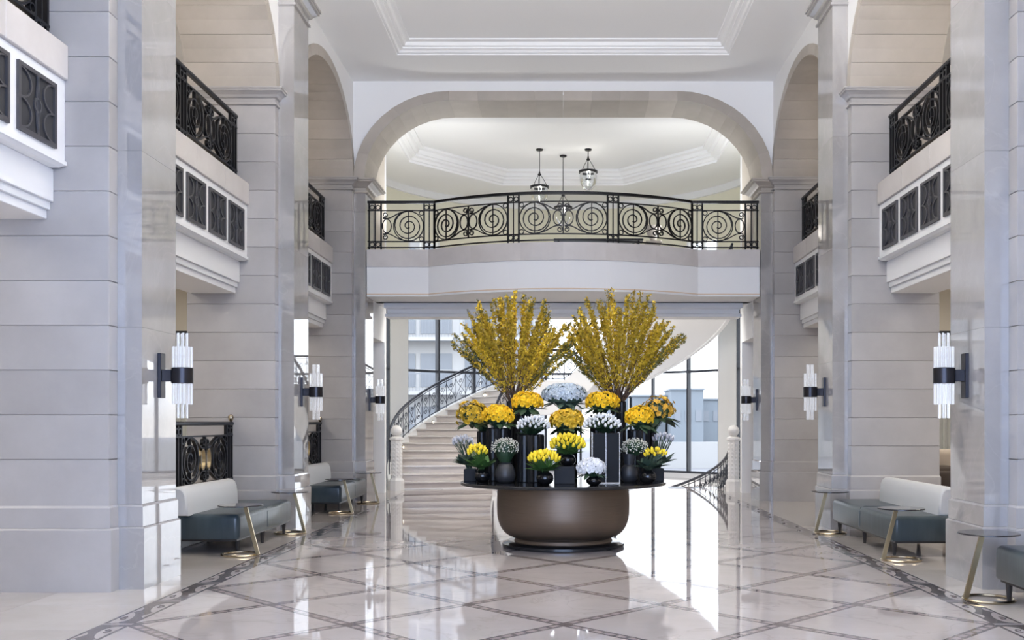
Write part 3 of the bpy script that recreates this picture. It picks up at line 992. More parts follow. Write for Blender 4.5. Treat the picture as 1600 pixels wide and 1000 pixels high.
cv += post_pair(-1.04, -0.83, 0, ZT-.03, H0, H1) + post_pair(0.83, 1.04, 0, ZT-.03, H0, H1)
cv += panel_curves(-0.82, 0.82, H0, H1) + panel_curves(1.05, ARC-0.01, H0, H1) + panel_curves(-ARC+0.01, -1.05, H0, H1)
cv += panel_curves(-SE+0.27, -ARC-0.21, H0, H1, 'R') + panel_curves(ARC+0.21, SE-0.27, H0, H1, 'L')
for z_, r_, n_ in ((H1+0.005, 0.010, 'top_rail'), (H0-0.005, 0.011, 'bottom_rail'), (0.05, 0.012, 'foot_rail')):
    for a, b in ((-SE, -ARC), (-ARC, ARC), (ARC, SE)):
        cv.append((n_, False, r_, [(a, z_), (b, z_)]))
cv.append(('post', False, 0.022, [(-ARC, 0), (-ARC, ZT-.03)])); cv.append(('post', False, 0.022, [(ARC, 0), (ARC, ZT-.03)]))
railing(cr, cv, cpath, dep=0.014, nrm=lambda p: Vector((sin(max(-RTH, min(RTH, p.x/RR))) if abs(p.x) < RHW else 0.0, -1, 0)).normalized())
ns = 60
hp = [cpath(-SE, 0)] + [cpath(-ARC+2*ARC*i/ns, 0) for i in range(ns+1)] + [cpath(SE, 0)]
m = MB(); vs = []; fs = []
for i, p in enumerate(hp):
    for dy, dz in ((-0.035, ZT-0.03), (0.035, ZT-0.03), (0.035, ZT+0.02), (-0.035, ZT+0.02)):
        vs.append((p[0], p[1]+dy, p[2]+dz))
for i in range(len(hp)-1):
    for j in range(4): fs.append((4*i+j, 4*i+(j+1) % 4, 4*i+4+(j+1) % 4, 4*i+4+j))
fs += [(3, 2, 1, 0), (4*len(hp)-4, 4*len(hp)-3, 4*len(hp)-2, 4*len(hp)-1)]
m.add(vs, fs).obj('handrail', 'iron', cr)

# ------------------------------------------------------------------ STAIR HALL
CY, RW = 24.0, 4.9
def pol(r, th, z=None):
    t = R(th)
    p = (-r*cos(t), CY + r*sin(t))
    return p if z is None else (*p, z)
def polar(mb, r0, r1, t0, t1, z0, z1, n=1, za=None, zb=None):
    """curved block; za(th)/zb(th) override bottom and top"""
    vs, fs = [], []
    for i in range(n+1):
        th = t0+(t1-t0)*i/n
        b0 = za(th) if za else z0; b1 = zb(th) if zb else z1
        vs += [pol(r0, th, b0), pol(r1, th, b0), pol(r1, th, b1), pol(r0, th, b1)]
    for i in range(n):
        for j in range(4):
            fs.append((4*i+j, 4*i+(j+1) % 4, 4*i+4+(j+1) % 4, 4*i+4+j))
    fs += [(0, 1, 2, 3), (4*n+3, 4*n+2, 4*n+1, 4*n)]
    return mb.add(vs, fs)
# floor of the stair hall, open over the flight that goes down on the right
f2 = MB()
polar(f2, 0.05, 1.9, -40, 220, -0.3, -0.004, 40)
polar(f2, 1.9, 4.9, -40, 100, -0.3, -0.004, 24)
polar(f2, 4.0, 4.9, 100, 182, -0.3, -0.004, 12)
polar(f2, 1.9, 4.9, 182, 220, -0.3, -0.004, 8)
fo = f2.obj('floor_stair_hall', 'floor')
tag(fo, 'pale marble floor of the round stair hall', 'floor', kind='structure')
for r0, r1, t0, t1, nn in ((1.3, 1.9, -30, 210, 20), (1.9, 2.9, -22, 100, 12), (2.9, 4.0, -22, 100, 16), (4.0, 4.88, -20, 200, 26), (0.1, 1.3, -30, 210, 10), (1.9, 4.0, 182, 204, 3)):
    for k in range(nn):
        a, b = t0+(t1-t0)*k/nn, t0+(t1-t0)*(k+1)/nn
        if min(pol(r_, t_)[1] for r_ in (r0, r1) for t_ in (a, b)) < 22.6: continue
        polar(MB(), r0+.002, r1-.002, a+.05, b-.05, -0.02, 0.0, 2).obj('tile', 'floor', fo)
# walls
WT = 4.55
wr = MB()
for a, b in ((-26, 22), (25.8, 34.3), (145.7, 154.2), (158, 206)):
    polar(wr, RW, RW+0.3, a, b, 0, WT, max(2, int((b-a)/4)))
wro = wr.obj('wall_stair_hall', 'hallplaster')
tag(wro, 'curved white wall of the round stair hall below the gallery', 'wall', kind='structure')
polar(MB(), RW-0.03, RW+0.3, 34.3, 145.7, 0, 0.13, 30).obj('window_plinth', 'trimwhite', wro)
wu = MB()
polar(wu, RW, RW+0.3, -26, 34.3, WT, 7.9, 14); polar(wu, RW, RW+0.3, 145.7, 206, WT, 7.9, 14)
polar(wu, RW, RW+0.3, 34.3, 145.7, WT, 4.95, 30); polar(wu, RW, RW+0.3, 34.3, 145.7, 6.35, 7.9, 30)
polar(wu, RW, RW+0.3, 47.2, 132.8, 4.95, 6.35, 22)
wuo = wu.obj('wall_upper_stair_hall', 'cream')
tag(wuo, 'curved pale yellow wall of the stair hall behind the central balcony', 'wall', kind='structure')
wi = 3
WSECT = [(22, 25.8), (34.3, 47.2), (47.2, 60.1), (60.1, 73), (73, 84.3), (84.3, 95.7), (95.7, 107), (107, 119.9), (119.9, 132.8), (132.8, 145.7), (154.2, 158)]
WLAB = ['narrow window left of the stair', 'tall window behind the lower stair railing', 'tall window left of the left blossom branches', 'tall window behind the left blossom branches', 'tall window left of the grey hydrangea', 'tall window straight behind the grey hydrangea', 'tall window right of the grey hydrangea', 'tall window behind the right blossom branches', 'tall window under the rising stair soffit', 'tall window beside the right newel post', 'narrow window right of the stair']
for (a, b), lb in zip(WSECT, WLAB):
    wd = thing('window_%d' % wi, 'dark framed ' + lb, 'window', (*pol(RW, (a+b)/2), 0), kind='structure')
    wd_off = Vector((-wd.location.x, -wd.location.y, 0))
    def wp(name, m, *args):
        mb = MB(); polar(mb, *args)
        mb.v = [tuple(Vector(v)+wd_off) for v in mb.v]
        mb.obj(name, m, wd)
    zt = WT
    narrow = b-a < 5
    e = 0.65 if not narrow else 0.25
    zb = 0.13 if not narrow else 0.0
    wp('mullion', 'frame', RW+0.02, RW+0.16, a-(e/2 if not narrow else 0), a+e/2, zb, zt)
    if b in (145.7, 25.8, 158): wp('mullion', 'frame', RW+0.02, RW+0.16, b-e/2, b, zb, zt)
    wp('transom', 'frame', RW+0.03, RW+0.13, a+e/2, b-e/2, 2.84, 2.90)
    wp('bottom_rail', 'frame', RW+0.03, RW+0.13, a+e/2, b-e/2, zb, zb+0.06)
    wp('pane', 'pane', RW+0.07, RW+0.08, a+e/2, b-e/2, zb+0.06, 2.84)
    wp('pane', 'pane', RW+0.07, RW+0.08, a+e/2, b-e/2, 2.90, zt)
    wi += 1
for (a, b), lb in zip([(34.3, 47.2), (132.8, 145.7)], ['left', 'right']):
    wd = thing('window_%d' % wi, 'upper floor window in the yellow wall behind the %s end of the balcony' % lb, 'window', (*pol(RW, (a+b)/2), 4.95), kind='structure')
    wd_off = Vector((-wd.location.x, -wd.location.y, -4.95))
    for nme, mm, args in (('frame', 'trimwhite', (RW, RW+.15, a, a+.7, 4.95, 6.35)), ('frame', 'trimwhite', (RW, RW+.15, b-.7, b, 4.95, 6.35)), ('glazing_bar', 'trimwhite', (RW+.02, RW+.12, (a+b)/2-.3, (a+b)/2+.3, 4.95, 6.35)), ('glazing_bar', 'trimwhite', (RW+.03, RW+.11, a+.7, b-.7, 5.7, 5.74)), ('pane', 'pane', (RW+.07, RW+.08, a+.7, b-.7, 4.95, 6.35))):
        mb = MB(); polar(mb, *args); mb.v = [tuple(Vector(v)+wd_off) for v in mb.v]; mb.obj(nme, mm, wd)
    wi += 1
# short side walls with a stone lined opening
for sg in (-1, 1):
    sw = MB().box(sg*3.8, sg*4.6, 21.78, 21.98, 0, 7.9).box(sg*3.8, sg*4.6, 20.5, 21.78, 3.2, 4.83).obj('wall_passage_'+SIDE[sg], 'plaster')
    tag(sw, 'short white wall with a tall opening beside the %s far pier' % SIDE[sg], 'wall', kind='structure')
    MB().box(sg*3.8, sg*4.6, 20.66, 21.78, 4.83, 7.9).obj('upper_wall', 'beige', sw)
    MB().box(sg*4.3, sg*4.5, 20.66, 21.78, 0.0, 3.2).obj('niche_lining', 'ashlar', sw)
# upper landing slab
us = MB().box(-4.9, 4.9, 20.9, 22.5, 4.25, 4.83)
polar(us, 1.7, 4.9, 178, 206, 4.35, 4.83, 6)
uo = us.obj('floor_upper_landing', 'plaster')
tag(uo, 'upper landing slab behind the central balcony', 'floor', kind='structure')
lo = MB().box(-3.8, 3.8, 20.66, 21.8, 3.93, 4.24).obj('ceiling_under_landing', 'plaster')
tag(lo, 'flat white ceiling under the upper landing', 'ceiling', kind='structure')
# stair hall ceiling: outer ring, stepped recess, inner panel
OUT = [(-5.3, 20.66), (-5.3, 24.6), (-2.6, 29.4), (2.6, 29.4), (5.3, 24.6), (5.3, 20.66)]
INN = [(-3.63, 21.0), (-3.63, 24.2), (-1.58, 26.6), (1.58, 26.6), (3.63, 24.2), (3.63, 21.0)]
def inset(P, d):
    out = []
    n = len(P)
    for i in range(n):
        a, b, c = Vector(P[i-1]), Vector(P[i]), Vector(P[(i+1) % n])
        e1 = (b-a).normalized(); e2 = (c-b).normalized()
        n1 = Vector((e1.y, -e1.x)); n2 = Vector((e2.y, -e2.x))
        k = (n1+n2); k = k/ (k.length**2) * 2
        out.append(tuple(b + k*d))
    return out
steps = [(0, 7.65), (0, 7.70), (0.05, 7.71), (0.08, 7.76), (0.16, 7.78), (0.16, 7.83), (0.22, 7.84), (0.25, 7.92), (0.34, 7.94), (0.34, 8.0)]
rc = MB(); vs = [(x, y, 7.65) for x, y in OUT]; fs = []
for d, z in steps: vs += [(x, y, z) for x, y in inset(INN, d)]
for k in range(len(steps)):
    for i in range(6):
        j = (i+1) % 6
        fs.append((6*k+i, 6*k+j, 6*k+6+j, 6*k+6+i))
n = 6*len(steps)
fs.append(tuple(range(n, n+6)))
rc.add(vs, fs)
o_ = OUT
rc.add([(x, y, 8.1) for x, y in OUT], [(0, 1, 2, 3, 4, 5)])
rco = rc.obj('ceiling_stair_hall', 'ceil')
tag(rco, 'white stair hall ceiling with an angled moulded recess', 'ceiling', kind='structure')
# cornice at the top of the yellow wall
polar(MB(), RW-0.10, RW+0.05, -20, 200, 7.48, 7.66, 44).obj('cornice', 'trimwhite', wuo)

# stairs
SL1, TH0, TH1, TH2, TH3 = 2.35/81.4, -17.4, 64.0, 92.0, 178.0
def sh(th):
    if th <= TH0: return 0.0
    if th < TH1: return (th-TH0)/(TH1-TH0)*2.35
    if th < TH2: return 2.35
    if th < TH3: return 2.35 + (th-TH2)/(TH3-TH2)*2.48
    return 4.83
RO, RI = 3.98, 1.7
st = thing('staircase', 'curved pale marble staircase sweeping up around the stair hall', 'staircase', (0, CY, 0), kind='structure')
def sp(name, m, *a, smooth=False, **k):
    mb = MB(); polar(mb, *a, **k)
    mb.v = [(x, y-CY, z) for x, y, z in mb.v]
    return mb.obj(name, m, st, smooth)
n1, n2 = 14, 15
for k in range(n1):
    a, b = TH0+(TH1-TH0)*k/n1, TH0+(TH1-TH0)*(k+1)/n1
    h = 2.35*(k+1)/n1
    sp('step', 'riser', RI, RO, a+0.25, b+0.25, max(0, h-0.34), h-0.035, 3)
    sp('tread', 'stair', RI-.0, RO, a-0.75, b+0.1, h-0.030, h, 3)
sp('landing', 'stair', RI, RO, TH1, TH2, 2.05, 2.35, 10)
for k in range(n2):
    a, b = TH2+(TH3-TH2)*k/n2, TH2+(TH3-TH2)*(k+1)/n2
    h = 2.35+2.48*(k+1)/n2
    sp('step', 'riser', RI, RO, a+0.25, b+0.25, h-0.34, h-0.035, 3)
    sp('tread', 'stair', RI, RO, a-0.75, b+0.1, h-0.030, h, 3)
sp('soffit', 'plaster', RI, RO, TH0, 200, 0, 0, 70, za=lambda t: max(0.0, sh(t)-0.62), zb=lambda t: max(0.02, sh(t)-0.20), smooth=True)
sp('outer_string', 'trimwhite', RO, RO+0.09, TH0, 200, 0, 0, 70, za=lambda t: max(0.0, sh(t)-0.66), zb=lambda t: sh(t)+0.20, smooth=50)
sp('inner_string', 'trimwhite', RI-0.09, RI, TH0, 196, 0, 0, 60, za=lambda t: max(0.0, sh(t)-0.66), zb=lambda t: sh(t)+0.20, smooth=50)
for dz, rr in ((-0.56, 0.03), (-0.44, 0.02)):
    sp('string_moulding', 'trimwhite', RO+0.09, RO+0.09+rr, TH0+15, 200, 0, 0, 66, za=lambda t: max(0.02, sh(t)+dz-0.03), zb=lambda t: max(0.06, sh(t)+dz+0.02), smooth=50)
def stair_rail(name, label, r, t0, t1, dth, hfun, m, zoff=0.20, H=0.76):
    t = thing(name, label, 'railing', (0, CY, 0), 0, 'stair railings')
    P = lambda th, h: tuple(Vector(pol(r, th, hfun(th)+zoff+h)) - Vector((0, CY, 0)))
    n = int((t1-t0)/dth)
    ths = [t0+(t1-t0)*i/n for i in range(n+1)]
    fine = [t0+(t1-t0)*i/(n*2) for i in range(n*2+1)]
    MB().tube([P(a, H) for a in fine], 0.030, 6).obj('handrail', m, t, True)
    MB().tube([P(a, H-0.07) for a in fine], 0.010, 4).obj('top_rail', m, t)
    MB().tube([P(a, 0.05) for a in fine], 0.010, 4).obj('bottom_rail', m, t)
    for i, a in enumerate(ths):
        MB().tube([P(a, 0.0), P(a, H-0.01)], 0.011, 4).obj('baluster', m, t)
    for i in range(n):
        a, b = ths[i], ths[i+1]
        d = b-a
        lb = MB()
        for s_ in (0, 1):
            q = []
            for k in range(13):
                u = k/12
                w = 0.5 - 0.5*cos(pi*u)
                th = a + d*(w if s_ == 0 else 1-w)
                q.append(P(th, 0.06+(H-0.14)*u))
            lb.tube(q, 0.008, 4)
        lb.obj('lattice', m, t)
        for hh in (0.20, H-0.24):
            q = []
            for k in range(13):
                an = k/12*2*pi*1.3
                rr = 0.055*(1-0.55*k/12)
                q.append(P(a+d*0.5 + math.degrees(rr*cos(an)/r), hh+rr*sin(an)))
            MB().tube(q, 0.008, 4).obj('scroll', m, t)
    return t
stair_rail('stair_railing', 'blue black iron railing climbing the outer edge of the stair', RO+0.04, -13.0, 176, 4.4, sh, 'ironb')
stair_rail('stair_railing', 'blue black iron railing on the inner edge of the stair', RI-0.04, -14.0, 176, 9.5, sh, 'ironb')
# newel posts
def newel(x, y, label):
    t = thing('newel_post', label, 'newel post', (x, y, 0), 0, 'stone newel posts')
    MB().lathe([(0.17, 0), (0.17, 0.22), (0.15, 0.25), (0.135, 0.27)], 8).obj('base', 'marblewhite', t)
    MB().lathe([(0.125, 0.27), (0.125, 1.10)], 8).obj('shaft', 'marblewhite', t)
    for i in range(8):
        for z in range(9):
            a = 2*pi*(i+0.5)/8
            c, s_ = cos(a), sin(a)
            MB().lathe([(0.03, 0), (0.022, 0.010), (0.004, 0.013)], 6).obj('carved_rosette', 'marblewhite', t).matrix_local = Matrix.Translation((0.1155*c, 0.1155*s_, 0.34+z*0.085)) @ Matrix.Rotation(a, 4, 'Z') @ Matrix.Rotation(pi/2, 4, 'Y')
    MB().lathe([(0.135, 1.10), (0.155, 1.12), (0.155, 1.16), (0.12, 1.18), (0.06, 1.20)], 8).obj('cap', 'marblewhite', t)
    prof = [(0.125*sin(pi*i/10)+0.002, 1.315-0.125*cos(pi*i/10)) for i in range(11)]
    MB().lathe(prof, 16).obj('ball', 'marblewhite', t, True)
newel(-3.67, 22.55, 'carved white newel post with a ball at the foot of the rising stair')
newel(3.70, 22.25, 'carved white newel post with a ball above the descending stair')
# flight going down on the right
dn = thing('lower_staircase', 'marble flight leading down beside the right newel post', 'staircase', (0, CY, 0), kind='structure')
for k in range(12):
    a, b = 182-k*6, 182-(k+1)*6
    mb = MB(); polar(mb, 1.9, 4.0, b, a, -0.17*(k+1)-0.3, -0.17*(k+1), 2)
    mb.v = [(x, y-CY, z) for x, y, z in mb.v]; mb.obj('step', 'stair', dn)
mb = MB(); polar(mb, 3.98, 4.03, 100, 182, -2.6, 0.0, 16); mb.v = [(x, y-CY, z) for x, y, z in mb.v]; mb.obj('well_wall', 'plaster', dn)
dr = thing('stair_railing', 'dark railing dipping below the floor beside the right newel post', 'railing', (0, 0, 0), 0, 'stair railings')
def dpath(u, h):
    p0, p1, p2, p3 = Vector((3.62, 22.42)), Vector((3.68, 23.4)), Vector((3.25, 24.6)), Vector((2.2, 25.4))
    v = 1-u
    q = p0*v**3 + p1*3*v*v*u + p2*3*v*u*u + p3*u**3
    return (q.x, q.y, 0.10 - 1.12*u + h)
nn = 16
fine = [i/(nn*2) for i in range(nn*2+1)]
MB().tube([dpath(u, 0.76) for u in fine], 0.03, 6).obj('handrail', 'ironb', dr, True)
MB().tube([dpath(u, 0.69) for u in fine], 0.01, 4).obj('top_rail', 'ironb', dr)
MB().tube([dpath(u, 0.05) for u in fine], 0.01, 4).obj('bottom_rail', 'ironb', dr)
for i in range(nn+1): MB().tube([dpath(i/nn, 0), dpath(i/nn, 0.75)], 0.012, 4).obj('baluster', 'ironb', dr)
for i in range(nn):
    lb = MB()
    for s_ in (0, 1):
        q = []
        for k in range(11):
            u = k/10; w = 0.5-0.5*cos(pi*u)
            q.append(dpath((i+(w if s_ == 0 else 1-w))/nn, 0.05+0.64*u))
        lb.tube(q, 0.009, 4)
    lb.obj('lattice', 'ironb', dr)
    for hh in (0.22, 0.52):
        MB().tube([dpath((i+0.5)/nn + 0.018*cos(k/12*7)*(1-.5*k/12), hh+0.055*(1-.5*k/12)*sin(k/12*7)) for k in range(13)], 0.009, 4).obj('scroll', 'ironb', dr)
# step lights in the outer string
for i, th in enumerate((12, 33, 58)):
    p = pol(RO-0.005, th, sh(th)+0.05)
    o = MB().lathe([(0.05, 0), (0.05, 0.012), (0.04, 0.02)], 12).obj('step_light', 'brassring')
    o.location = p
    o.rotation_euler = (0, -pi/2, 0)
    dv = Vector((R(0), 0, 0))
    inward = Vector((cos(R(th)), -sin(R(th)), 0))
    o.rotation_euler = inward.to_track_quat('Z', 'Y').to_euler()
    tag(o, 'small round step light in the stair string, %s from the bottom' % ORD[i], 'light', 'stair step lights')
    MB().lathe([(0.034, 0.0205), (0.03, 0.024)], 12).obj('lens', 'lampglow', o)

# ------------------------------------------------------------------ OUTSIDE
tg = MB().box(-40, 40, 29.1, 120, -0.5, -0.25).obj('ground_terrace', 'terrace')
tag(tg, 'pale paved terrace outside the stair hall windows', 'ground', kind='structure')
ab = thing('apartment_building', 'white apartment building with balconies seen through the left windows', 'building', (-9.0, 52, 0))
MB().box(-9, 8.2, 0, 8, -0.3, 14).obj('wall', 'outwhite', ab)
me_w = MB().box(-0.8, 0.8, -0.04, 0.1, 0, 1.7).mesh('window', 'outgrey')
me_wf = MB().box(-0.03, 0.03, -0.07, -0.04, 0, 1.7).box(-0.8, 0.8, -0.07, -0.04, 0.82, 0.88).mesh('window_bar', 'outwhite')
me_sl = MB().box(-1.9, 1.9, -1.1, 0, -0.12, 0.05).mesh('balcony_slab', 'outwhite')
me_br = MB()
me_br.box(-1.85, 1.85, -1.1, -1.07, 0.9, 0.96)
for i in range(24): me_br.box(-1.85+i*0.16, -1.83+i*0.16, -1.095, -1.075, 0.05, 0.9)
me_br = me_br.mesh('balcony_rail', 'outgrey')
for fz in range(5):
    for c in range(4):
        x = -6.6 + c*4.1
        w_ = link('window', me_w, ab, loc=(x-0.9, 0, 0.6+fz*2.7)); link('window_bar', me_wf, w_)
        w_ = link('window', me_w, ab, loc=(x+0.95, 0, 0.6+fz*2.7)); link('window_bar', me_wf, w_)
        if fz: link('balcony_slab', me_sl, ab, loc=(x, 0, 0.3+fz*2.7)); link('balcony_rail', me_br, ab, loc=(x, 0, 0.3+fz*2.7))
for i, (x0, x1, y, h) in enumerate(((6.5, 9.5, 95, 3.9), (9.7, 12.6, 92, 4.4), (12.8, 17.5, 96, 3.6), (3.2, 6.2, 97, 4.1))):
    b_ = thing('low_building', ['low grey blue building far behind the right windows', 'taller grey blue building far behind the right windows', 'long grey blue building far at the right of the view', 'grey blue building far behind the stair soffit'][i], 'building', ((x0+x1)/2, y, 0))
    MB().box(-(x1-x0)/2, (x1-x0)/2, 0, 6, -0.3, h).obj('wall', 'outfar', b_)
    for q in range(3):
        MB().box(-(x1-x0)/2+0.3+q*0.95, -(x1-x0)/2+0.85+q*0.95, -0.05, 0.05, 1.6, 2.6).obj('window', 'outgrey', b_)
    MB().box(-(x1-x0)/2-.1, (x1-x0)/2+.1, -0.15, 6.1, h, h+0.15).obj('parapet', 'outfar', b_)
tw = MB().box(1.5, 12, 39, 39.2, -0.3, 0.75).obj('terrace_wall', 'outwhite')
tag(tw, 'low white wall at the edge of the terrace', 'wall', kind='structure')

# ------------------------------------------------------------------ SCONCES
def sconce_proto(loc, sg, label):
    t = thing('wall_sconce', label, 'wall lamp', loc, 0 if sg < 0 else pi, 'crystal wall sconces')
    MB().box(0, 0.035, -0.055, 0.055, -0.21, 0.21, 0.004).obj('back_plate', 'sconce', t)
    MB().box(0.035, 0.125, -0.045, 0.045, -0.055, 0.055, 0.004).obj('arm', 'sconce', t)
    MB().lathe([(0.092, -0.075), (0.1, -0.07), (0.1, 0.07), (0.092, 0.075)], 28, 0.215, 0, 0).obj('drum', 'sconce', t, True)
    me = {}
    for L in (0.40, 0.27):
        me[L] = MB().lathe([(0.010, 0), (0.010, L*2)], 8, cz=-L).mesh('crystal_rod', 'rod', True)
    for n_, rad, L in ((6, 0.045, 0.40), (13, 0.084, 0.27)):
        for i in range(n_):
            a = 2*pi*i/n_
            for s_ in (0,):
                o = link('crystal_rod', me[L], t, loc=(0.215+rad*cos(a), rad*sin(a), 0))
    return t
sc0 = None
for k in (1, 2, 3):
    for sg in (-1, 1):
        lab = 'bronze drum sconce with crystal rods on the %s %s pier' % (WHICH[k], SIDE[sg])
        loc = (sg*3.7995, PC[k], 1.94)
        sconce_proto(loc, sg, lab)

# ------------------------------------------------------------------ SOFAS
def rounded_box(mb, x0, x1, y0, y1, z0, z1, r, n=4):
    """box with rounded upper and vertical edges"""
    pts = []
    def ring(d, z):
        P = []
        for (cx, cy, a0) in ((x1-r, y0+r, -pi/2), (x1-r, y1-r, 0), (x0+r, y1-r, pi/2), (x0+r, y0+r, pi)):
            for i in range(n+1):
                a = a0 + pi/2*i/n
                P.append((cx+(r-d)*cos(a), cy+(r-d)*sin(a), z))
        return P
    rs = [ring(r*0.25, z0), ring(0, z0+r*0.4)]
    for i in range(n+1):
        a = pi/2*i/n
        rs.append(ring(r*(1-cos(a))*0.95, z1-r+r*sin(a)))
    k = len(rs[0])
    vs = [p for q in rs for p in q]
    fs = []
    for q in range(len(rs)-1):
        for i in range(k):
            j = (i+1) % k
            fs.append((q*k+i, q*k+j, q*k+k+j, q*k+k+i))
    fs.append(tuple(range(k-1, -1, -1))); m_ = k*(len(rs)-1); fs.append(tuple(range(m_, m_+k)))
    return mb.add(vs, fs)
def sofa(sg, y0, y1, b0, b1, label):
    L = y1-y0
    t = thing('bench_sofa', label, 'sofa', (sg*4.08, (y0+y1)/2, 0), 0, 'teal bench sofas')
    h = L/2
    inner = -sg*0.40
    xs = sorted((-0.40, 0.40))
    # seat cushions, two with a seam between
    rounded_box(MB(), -0.40, 0.40, -h, h, 0.17, 0.455, 0.06, 5).obj('seat_cushion', 'teal', t, True)
    ss = [(-0.402, 0.2), (-0.402, 0.39), (-0.385, 0.44), (-0.34, 0.457), (0.34, 0.457), (0.385, 0.44), (0.402, 0.39), (0.402, 0.2)]
    MB().tube([(a, 0, b) for a, b in ss], 0.004, 5).obj('seam', 'teal', t)
    MB().box(-0.36, 0.36, -h+.05, h-.05, 0.145, 0.172).obj('seat_base', 'leg', t)
    # bolster backrest: rounded section swept along the length, leaning away from the hall
    ym = (y0+y1)/2
    prof = [(0.14, 0.0), (0.145, 0.12), (0.158, 0.24), (0.18, 0.295), (0.22, 0.325), (0.27, 0.33), (0.315, 0.305), (0.34, 0.25), (0.345, 0.1), (0.335, 0.0)]
    mb = MB(); vs = []; fs = []
    ys = [(b0-ym, 0.84), (b0-ym+0.012, 0.95), (b0-ym+0.04, 1.0), (b1-ym-0.04, 1.0), (b1-ym-0.012, 0.95), (b1-ym, 0.84)]
    for y, s_ in ys:
        for px, pz in prof:
            vs.append((sg*(0.26+(px-0.26)*s_), y, 0.445+(0.15+(pz-0.15)*s_)))
    k = len(prof)
    for q in range(len(ys)-1):
        for i in range(k):
            j = (i+1) % k
            fs.append((q*k+i, q*k+j, q*k+k+j, q*k+k+i))
    fs += [tuple(range(k)), tuple(range(len(vs)-k, len(vs)))[::-1]]
    mb.add(vs, fs).obj('backrest', 'white_up', t, 60)
    for y in (-h+0.16, -0.0, h-0.16):
        for x in (-0.335, 0.335):
            MB().lathe([(0.018, 0), (0.030, 0.15)], 10).obj('leg', 'leg', t, loc=(x, y, 0))
    return t
sofa(-1, 11.62, 13.88, 11.5, 13.32, 'teal leather bench sofa with white bolster in the near left bay')
sofa(1, 11.42, 14.02, 11.5, 13.70, 'teal leather bench sofa with white bolster in the near right bay')
sofa(-1, 16.98, 19.2, 16.7, 18.66, 'teal leather bench sofa with white bolster in the far left bay')
sofa(1, 6.2, 8.76, 6.3, 8.4, 'teal leather bench sofa cut off at the right edge of the photo')

# ------------------------------------------------------------------ SIDE TABLES
def side_table(x, y, sg, label):
    t = thing('side_table', label, 'side table', (x, y, 0), 0, 'round side tables')
    MB().lathe([(0.235, 0.556), (0.25, 0.560), (0.25, 0.568), (0.245, 0.572)], 40).obj('table_top', 'tabletop', t, 30)
    MB().tube([(0.205*cos(2*pi*i/36), 0.205*sin(2*pi*i/36), 0.012) for i in range(36)], 0.014, 6, True).obj('base_ring', 'brassring', t, True)
    # flat slanting leg from the ring rim to the underside of the top
    p0, p1 = Vector((-sg*0.195, 0, 0.02)), Vector((-sg*0.055, 0, 0.556))
    w = 0.024
    mb = MB()
    vs = []
    for p in (p0, p1):
        vs += [(p.x-w*0.9, -w*0.5, p.z), (p.x+w*0.9, -w*0.5, p.z), (p.x+w*0.9, w*0.5, p.z), (p.x-w*0.9, w*0.5, p.z)]
    mb.add(vs, [(3, 2, 1, 0), (4, 5, 6, 7), (0, 1, 5, 4), (1, 2, 6, 5), (2, 3, 7, 6), (3, 0, 4, 7)]).obj('leg', 'brass', t)
    MB().box(-0.06-sg*0.055, 0.06-sg*0.055, -0.03, 0.03, 0.548, 0.557).obj('top_bracket', 'brass', t)
side_table(3.587, 8.63, 1, 'round dark side table at the front by the cut-off sofa')
side_table(3.67, 11.12, 1, 'round dark side table at the near end of the right sofa')
side_table(3.61, 13.85, 1, 'round dark side table at the far end of the right sofa')
side_table(-3.64, 11.55, -1, 'round dark side table at the near end of the near left sofa')
side_table(-3.68, 13.8, -1, 'round dark side table at the far end of the near left sofa')
side_table(-3.665, 16.85, -1, 'round dark side table at the near end of the far left sofa')
side_table(-3.62, 19.0, -1, 'round dark side table at the far end of the far left sofa')

# lounge furniture beyond the right piers
ls = thing('lounge_sofa', 'beige rounded lounge sofa glimpsed beyond the right middle pier', 'sofa', (6.35, 17.0, 0), 0)
rounded_box(MB(), -0.9, 0.9, -0.45, 0.45, 0.12, 0.45, 0.08).obj('seat', 'beigefab', ls, True)
rounded_box(MB(), -0.9, 0.9, 0.25, 0.5, 0.40, 1.05, 0.11).obj('backrest', 'beigefab', ls, True)
for x in (-0.78, 0.78):
    for y in (-0.35, 0.38): MB().lathe([(0.02, 0), (0.03, 0.13)], 8).obj('leg', 'leg', ls, loc=(x, y, 0))
rounded_box(MB(), -0.25, 0.15, -0.1, 0.25, 0.45, 0.78, 0.08).obj('cushion', 'brownfab', ls, True)
ac = thing('armchair', 'dark brown low armchair behind the near right sofa', 'armchair', (5.78, 15.25, 0), R(-15))
rounded_box(MB(), -0.34, 0.34, -0.34, 0.34, 0.16, 0.42, 0.06).obj('seat', 'brownfab', ac, True)
rounded_box(MB(), -0.34, 0.34, 0.22, 0.36, 0.36, 0.76, 0.05).obj('backrest', 'brownfab', ac, True)
for x in (-0.38, 0.38): rounded_box(MB(), x-0.05, x+0.05, -0.34, 0.34, 0.2, 0.6, 0.045).obj('armrest', 'brownfab', ac, True)
for x in (-0.28, 0.28):
    for y in (-0.28, 0.28): MB().lathe([(0.015, 0), (0.022, 0.17)], 8).obj('leg', 'leg', ac, loc=(x, y, 0))

